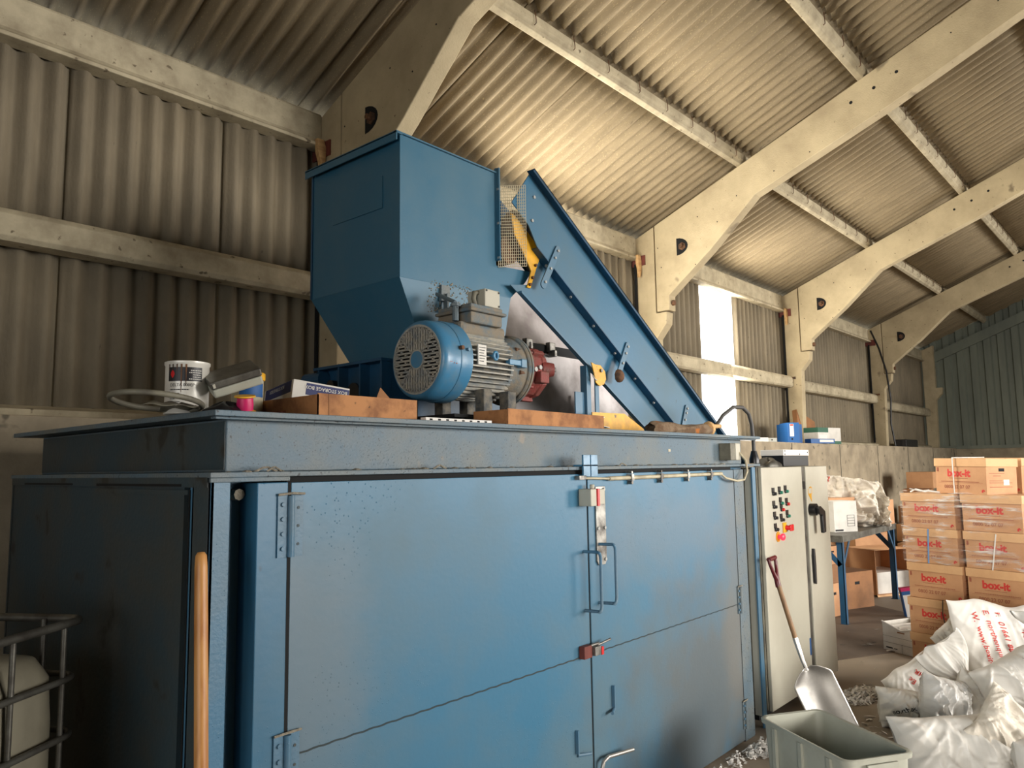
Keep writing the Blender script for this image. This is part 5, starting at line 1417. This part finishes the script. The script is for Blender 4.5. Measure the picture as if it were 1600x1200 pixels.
sack('shredding_sack', 'knotted white sack at the right edge on top of the heap', V((5.72, .68, .56)), (.28, .50, .22), face(0, 0, 14), m_sack, 9, wr=.02, group=GS, pleat=.30, n=60)
sack('shredding_sack', 'small white sack poking out between box stack and printed sack', V((6.24, 1.27, .42)), (.24, .28, .12), face(0, 10, 40), m_sack, 10, wr=.02, group=GS)
sack('shredding_sack', 'half-hidden white sack under the bulging one in the heap', V((5.66, 1.00, .15)), (.42, .38, .22), face(0, 10, -20), m_sack, 11, wr=.025, group=GS)
sack('shredding_sack', 'white sack standing at the lower right corner of the heap', V((4.72, .56, .10)), (.36, .46, .26), face(0, 8, 6), m_sack, 12, wr=.025, group=GS)
t = thing('black_strap', 'thin black strap trailing from the boxes onto the sack heap', 'strap', (6.3, 1.4, .45))
b = MB(); b.tube([(.25, .0, .20), (.12, -.02, .12), (.0, -.06, .06), (-.12, -.10, -.06)], .004, n=6); b.build('strap_run', m_black, t)

# ------------------------------------------------------------------ on the bench
sack('folded_sacks', 'large slumped pile of white woven sacks on the bench top', V((9.62, 3.12, TB + .40)), (.95, .42, .34), face(-8, 20, -10), m_sack_woven, 21, wr=.05, cat='sacks', n=64, text=[('box-it', .08, -.32, .10, -2, m_red_ink)], sag=.1, crease=1.3)
sack('folded_sacks', 'second woven sack folded under the printed one on the bench', V((9.66, 3.15, TB + .20)), (.90, .34, .34), face(-5, 5, -4), m_sack_woven, 23, wr=.05, cat='sacks', n=56, crease=1.3)
sack('folded_sacks', 'crumpled grey-white sacks hanging at the bench edge behind white box', V((9.93, 2.86, TB + .24)), (.42, .56, .26), face(4, 5, 10), m_sack_woven, 22, wr=.06, cat='sacks', n=64, crease=1.6)
def carton(name, label, loc, rz, lx, ly, h, m, cat='cardboard box', open_=False, rot=None, hole=True, lid=None):
    t = thing(name, label, cat, loc, rot or (0, 0, rz))
    b = MB()
    if open_:
        th = .005
        b.box(-lx / 2, lx / 2, -ly / 2, ly / 2, 0, th); b.box(-lx / 2, lx / 2, -ly / 2, -ly / 2 + th, th, h); b.box(-lx / 2, lx / 2, ly / 2 - th, ly / 2, th, h); b.box(-lx / 2, -lx / 2 + th, -ly / 2, ly / 2, th, h); b.box(lx / 2 - th, lx / 2, -ly / 2, ly / 2, th, h)
    else: b.box(-lx / 2, lx / 2, -ly / 2, ly / 2, 0, h)
    b.build('carton', m, t, bevel=.002)
    if open_:
        b = MB(); b.add([(-lx / 2, -ly / 2, h), (lx / 2, -ly / 2, h), (lx / 2 - .02, -ly / 2 - .11, h + .03), (-lx / 2 + .02, -ly / 2 - .11, h + .03)], [(0, 1, 2, 3)])
        b.add([(lx / 2, -ly / 2, h), (lx / 2, ly / 2, h), (lx / 2 + .05, ly / 2 - .02, h + .11), (lx / 2 + .05, -ly / 2 + .02, h + .11)], [(0, 1, 2, 3)]); b.build('flap', m_card_lid, t, solid=.004)
    elif lid:
        b = MB(); b.box(-lx / 2 - .006, lx / 2 + .006, -ly / 2 - .006, ly / 2 + .006, h - .05, h + .003); b.build('lid', lid, t, bevel=.002)
    if hole:
        b = MB(); b.box(-.04, .04, -ly / 2 - .0015, -ly / 2, h * .66, h * .74); b.box(lx / 2, lx / 2 + .0015, -.04, .04, h * .66, h * .74); b.build('hand_hole', m_gap, t)
    return t
carton('cardboard_box', 'tan cardboard box on the bench behind the white magazine box', (9.35, 3.12, TB), R(-20), .45, .34, .36, m_card, hole=False)
t = carton('file_box', 'white card box standing at the near end of the bench', (8.98, 2.92, TB), R(-30), .32, .24, .34, m_white, cat='file box', hole=False)
b = MB()
for k, z in enumerate((.06, .09, .12, .15, .18)): b.box(.02, .12, -.1215, -.12, z, z + .004)
b.box(.02, .024, -.1215, -.12, .06, .18); b.box(.12, .124, -.1215, -.12, .06, .184); b.box(-.15, -.04, -.1215, -.12, .01, .03); b.build('printed_table', m_dark_ink, t)
carton('cardboard_box', 'upright narrow brown box at the far end of the bench top', (10.35, 2.82, TB), R(-12), .16, .22, .30, m_card, hole=False)
t = thing('plastic_wrap', 'scrap of bright blue film on the narrow box at bench end', 'film scrap', (10.32, 2.86, TB + .30))
b = MB(); b.grid(lambda u, v: V((.09 * math.cos(2 * PI * u) * (1 - v) * (1 + .3 * math.sin(u * 20)), .07 * math.sin(2 * PI * u) * (1 - v), .20 * v * (1 + .2 * math.sin(u * 13)))), 20, 6, closeu=True); b.build('film', m_bluebag, t, smooth=60)

# ------------------------------------------------------------------ boxes under and behind the bench
carton('archive_box', 'brown archive box with hand hole on the floor between bench legs', (9.55, 3.10, 0), R(-22), .55, .42, .42, m_card_dark, cat='archive box')
carton('archive_box', 'brown archive box beside the cabinet behind the near bench leg', (8.85, 3.15, 0), R(-10), .40, .40, .36, m_card, cat='archive box')
carton('archive_box', 'dark archive box stacked second from floor behind near bench leg', (8.86, 3.16, .362), R(-10), .40, .40, .20, m_card_dark, cat='archive box', hole=False)
carton('archive_box', 'upper archive box of the pile behind the near bench leg', (8.90, 3.14, .564), R(-16), .36, .36, .20, m_card, cat='archive box')
t = carton('cardboard_box', 'open-fronted brown box lying on its side under the bench end', (10.9, 3.25, .30), 0, .62, .56, .50, m_card, open_=True, hole=False, rot=(R(90), 0, R(-28)))
carton('cardboard_box', 'plain buff box under the open-fronted box at bench end', (10.95, 3.0, 0), R(-28), .80, .50, .29, m_white, hole=False)
carton('cardboard_box', 'tilted brown box with hand hole in the heap under the bench', (10.2, 3.75, .55), R(0), .50, .40, .34, m_card, rot=(R(10), R(28), R(-20)))
carton('cardboard_box', 'dark brown box half hidden in the heap behind the bench', (9.85, 3.85, .0), R(12), .55, .42, .56, m_card_dark, hole=False)
carton('cardboard_box', 'open brown box with raised flaps in heap beyond the bench', (11.9, 3.55, .325), R(-35), .55, .42, .36, m_card, open_=True, hole=False)
carton('cardboard_box', 'brown box on the floor under the flapped box beyond bench', (11.95, 3.55, 0), R(-25), .60, .50, .32, m_card_dark, hole=False)
carton('cardboard_box', 'tilted flattened box between the bench end and box stack', (12.5, 2.85, .26), R(10), .50, .36, .30, m_card, rot=(R(-14), R(-18), R(-30)))
carton('cardboard_box', 'brown box on the floor near the pallet stack behind bench end', (12.6, 2.85, 0), R(-15), .5, .4, .25, m_card_dark, hole=False)
# heap of dark archive boxes against the sill wall in the far bay
hh = random.Random(12)
spots = [(14.6, 3.7, 0), (15.3, 3.75, 0), (16.1, 3.8, 0), (14.9, 3.75, .30), (15.7, 3.75, .30), (15.2, 3.8, .60), (15.9, 3.8, .60), (15.4, 3.8, .90), (16.4, 3.8, .30), (15.75, 3.8, 1.2)]
words = ['floor level nearest the bench', 'floor level, middle', 'floor level, far end', 'second layer, near side', 'second layer, middle', 'third layer, near side', 'third layer, far side', 'fourth layer', 'second layer, far end', 'topmost']
for i, (x, y, z) in enumerate(spots):
    p = barn(x, y, z + .001)
    carton('archive_box', 'dark archive box in the heap against the sill wall, %s' % words[i], p, R(hh.uniform(-12, 12)), .62, .44, .295, m_card_dark if i % 3 else m_card, cat='archive box', hole=False)['group'] = 'dark archive boxes against the sill wall'
for i, (x, y, z, lab) in enumerate(((19.3, 2.6, 0, 'floor level'), (19.3, 2.6, .30, 'middle of the pile'), (19.35, 2.6, .60, 'upper of the pile'))):
    carton('archive_box', 'archive box by the far green gable, %s' % lab, barn(x, y, z + .001), R(5 * i), .6, .5, .295, m_card, cat='archive box', hole=False)['group'] = 'archive boxes by the far gable'
t = thing('lever_arch_file', 'file with pink top edge and white label beside the pallet stack', 'ring binder', (9.35, 2.22, 0), (0, R(-8), R(-60)))
b = MB(); b.box(-.16, .16, -.04, .04, 0, .32); b.build('cover', m_boxblue, t, bevel=.004)
b = MB(); b.box(-.15, .15, -.0415, -.04, .02, .26); b.build('spine_label', m_paper, t); b = MB(); b.box(-.16, .16, -.042, .041, .30, .335); b.build('top_edge', m_magenta, t)

# ------------------------------------------------------------------ floor: board, shreds, scraps
t = tag(MB().prism([(6.75, 2.42), (7.95, 1.80), (9.3, 2.10), (10.3, 3.6), (8.2, 3.4), (7.2, 3.3)], 'z', .0, .006).build('floor_board', m_mat), 'thin brown hardboard sheet lying on the floor before the bench', 'floor board')
rnd = random.Random(21)
def shred_pile(b, cx_, cy_, rx, ry, h, n, L=.09):
    for i in range(n):
        a = rnd.uniform(0, 2 * PI); r_ = rnd.random() ** .7
        x, y = cx_ + math.cos(a) * rx * r_, cy_ + math.sin(a) * ry * r_
        z = .004 + h * (1 - r_) * rnd.random()
        d_ = rnd.uniform(0, PI); l = L * rnd.uniform(.3, 1); w = rnd.uniform(.004, .010)
        dx, dy = math.cos(d_) * l / 2, math.sin(d_) * l / 2; nx, ny = -math.sin(d_) * w, math.cos(d_) * w
        q = rnd.uniform(0, .02)
        b.add([(x - dx - nx, y - dy - ny, z), (x + nx, y + ny, z + q), (x + dx + nx, y + dy + ny, z), (x + dx - nx, y + dy - ny, z), (x - nx, y - ny, z + q), (x - dx + nx, y - dy + ny, z)][:6], [(0, 5, 4, 1), (1, 4, 3, 2)])
b = MB(); shred_pile(b, 5.98, 1.86, .26, .12, .06, 420); o = b.build('shredded_paper', m_paper); o['kind'] = 'stuff'; tag(o, 'loose pile of shredded paper strips on the floor by the cabinet foot', 'shredded paper')
b = MB(); shred_pile(b, 4.52, 1.98, .16, .08, .07, 200, .05); shred_pile(b, 4.25, 2.02, .3, .07, .015, 60, .05); o = b.build('shredded_paper', m_paper); o['kind'] = 'stuff'; tag(o, 'small drift of white shreds at the enclosure foot behind the tub', 'shredded paper')
b = MB()
for k in range(80):
    x = rnd.uniform(4.6, 8.6); y = rnd.uniform(1.25, 2.6)
    if x > 5 and y > 2.05 and x < 6.5: y = 1.9
    if rnd.random() < .45: x, y = rnd.gauss(5.45, .25), rnd.gauss(1.55, .10)
    a = rnd.uniform(0, PI); l = rnd.uniform(.01, .045); w = l * rnd.uniform(.2, .6)
    dx, dy = math.cos(a) * l, math.sin(a) * l; nx, ny = -math.sin(a) * w, math.cos(a) * w
    b.add([(x - dx, y - dy, .007), (x + nx, y + ny, .012), (x + dx, y + dy, .008), (x - nx, y - ny, .006)], [(0, 3, 2, 1)])
o = b.build('paper_scraps', m_paper); o['kind'] = 'stuff'; tag(o, 'white paper scraps scattered over the dusty aisle floor', 'paper scraps')

# ================================================================== ON THE SILL WALL
t = barn_thing('archive_file', 'blue box file with white spine label standing on the sill', 'box file', (11.6, 4.62, 2.0), R(-48))
b = MB(); b.box(-.09, .09, -.17, .17, 0, .31); b.build('file_case', m_boxblue, t, bevel=.003)
b = MB(); b.box(-.055, .005, -.1715, -.17, .10, .29); o = b.build('spine_label', m_paper, t)
b = MB(); b.box(-.05, 0, -.172, -.1715, .26, .285); b.build('label_band', m_red_ink, o)
b = MB(); b.cyl((-.025, -.1725, .06), (-.025, -.17, .06), .014, n=12); b.build('finger_hole', m_gap, t)
t = barn_thing('archive_file', 'second blue box file behind the first on the sill', 'box file', (11.85, 4.72, 2.0), R(-40))
b = MB(); b.box(-.16, .16, -.10, .10, 0, .30); b.build('file_case', m_boxblue, t, bevel=.003)
t = barn_thing('lidded_box', 'white and green archive carton lying on the sill beyond blue file', 'archive box', (12.9, 4.62, 2.0), R(-12))
b = MB(); b.box(-.32, .35, -.16, .16, 0, .27); b.build('carton', m_white, t, bevel=.002)
b = MB(); b.box(-.322, -.02, -.1615, .162, .19, .27); b.box(-.02, .352, -.1615, .162, 0, .05); b.build('green_panel', m_green, t)
b = MB(); b.box(-.30, -.06, -.1625, -.161, .05, .15); b.build('slot_label', m_paper, t)
t = barn_thing('cardboard_box', 'tilted brown box lid propped above the white and green carton', 'cardboard box', (12.75, 4.80, 2.25), R(-10))
M4 = Matrix.Rotation(R(20), 4, 'Y') @ Matrix.Rotation(R(-14), 4, 'X')
b = MB(); b.box(-.28, .30, -.02, .06, 0, .26, M4); b.build('lid', m_card_dark, t)
t = barn_thing('hole_punch', 'small blue and white paper pack hanging over the sill edge', 'paper pack', (12.35, 4.45, 2.0), R(-20), )
b = MB(); b.box(-.25, .30, -.06, .06, 0, .075); b.build('pack', m_boxblue, t, bevel=.003); b = MB(); b.box(-.05, .27, -.0615, -.06, .02, .06); b.build('pack_label', m_paper, t)
t = barn_thing('lever_file', 'white lever file lying flat on the sill above the cabinet', 'ring binder', (10.35, 4.60, 2.0), R(-25))
b = MB(); b.box(-.22, .10, -.13, .13, 0, .06); b.build('cover', m_paper, t, bevel=.003); b = MB(); b.box(.10, .28, -.10, .10, 0, .055); b.build('inner_block', m_tub, t)
b = MB(); b.box(-.18, -.16, -.1315, -.13, .02, .045); b.cyl((.19, -.1015, .028), (.19, -.10, .028), .012, n=10); b.build('finger_hole', m_gap, t)
t = barn_thing('paper_stack', 'loose white papers lying on the sill behind the grey conduit', 'papers', (9.7, 4.62, 2.0), R(10))
b = MB()
for k in range(4): b.box(-.3 + .05 * k, .25 + .03 * k, -.12, .12, .008 * k, .008 * k + .006, Matrix.Rotation(R(6 * k - 9), 4, 'Z'))
b.build('sheets', m_paper, t)
t = barn_thing('black_tray', 'black plastic tray on the sill by the far column', 'tray', (18.0, 4.62, 2.0), 0)
b = MB(); b.box(-.45, .45, -.12, .12, 0, .16); b.build('tray_body', m_black, t, bevel=.01)

# ================================================================== IBC TANK at the left edge
I = thing('liquid_container', 'cloudy white tank in a tubular steel cage at the left edge', 'tank', (.62, 3.15, 0))
A_, B_, C_, D_2 = V((.985, 2.66, 0)), V((.14, 2.12, 0)), V((-.40, 2.96, 0)), V((.445, 3.50, 0))
def ringpts(corners, r, z, n=6):
    out = []
    m = len(corners)
    for i in range(m):
        p, a, c = corners[i], corners[i - 1], corners[(i + 1) % m]
        u1 = (a - p).normalized(); u2 = (c - p).normalized()
        for k in range(n + 1):
            t_ = k / n; q0 = p + u1 * r; q1 = p + u2 * r
            out.append((q0 * (1 - t_) ** 2 + p * 2 * t_ * (1 - t_) + q1 * t_ ** 2) + V((0, 0, z)))
    return out
cs = [A_, B_, C_, D_2]
cen = (A_ + C_) / 2
def inset(d): return [p + (cen - p).normalized() * d for p in cs]
b = MB()
b.tube(ringpts(inset(0.0), .07, 1.24), .013, n=10, closed=True)
for z in (1.07, .90, .73, .5, .3, .12): b.tube(ringpts(inset(.01), .08, z), .010, n=8, closed=True)
b.build('hoop_tube', m_cage, I, smooth=60, **W)
b = MB()
for i in range(4):
    p, q = cs[i], cs[(i + 1) % 4]
    for k in range(5):
        w = p + (q - p) * ((k + .35) / 5) ; w = w + (cen - w).normalized() * .018
        b.tube([w + V((0, 0, .02)), w + V((0, 0, 1.24))], .0085, n=8)
b.build('upright_tube', m_cage, I, smooth=60, **W)
ins = inset(.045)
def bl(z, e): return ringpts([p + (cen - p).normalized() * e for p in ins], .12, z)
b = MB(); rings = [bl(.05, .02), bl(.12, 0), bl(.95, 0), bl(1.08, .01), bl(1.14, .05), bl(1.16, .14)]
n = len(rings[0]); vs = [p for r_ in rings for p in r_]; fs = []
for k in range(len(rings) - 1):
    for i in range(n): fs.append((k * n + i, k * n + (i + 1) % n, (k + 1) * n + (i + 1) % n, (k + 1) * n + i))
fs.append(tuple(range((len(rings) - 1) * n, len(rings) * n))); fs.append(tuple(range(n - 1, -1, -1)))
b.add(vs, fs); b.build('tank', m_ibc, I, smooth=50, **W)
b = MB(); b.lathe([(.16, 1.15), (.16, 1.19), (.14, 1.20), (0, 1.20)], cen, (0, 0, 1), n=24, caps=False); b.build('filler_cap', m_black, I, **W)
b = MB(); b.prism([(p.x, p.y) for p in cs], 'z', 0.0, .05); b.build('base', m_cage, I, **W)
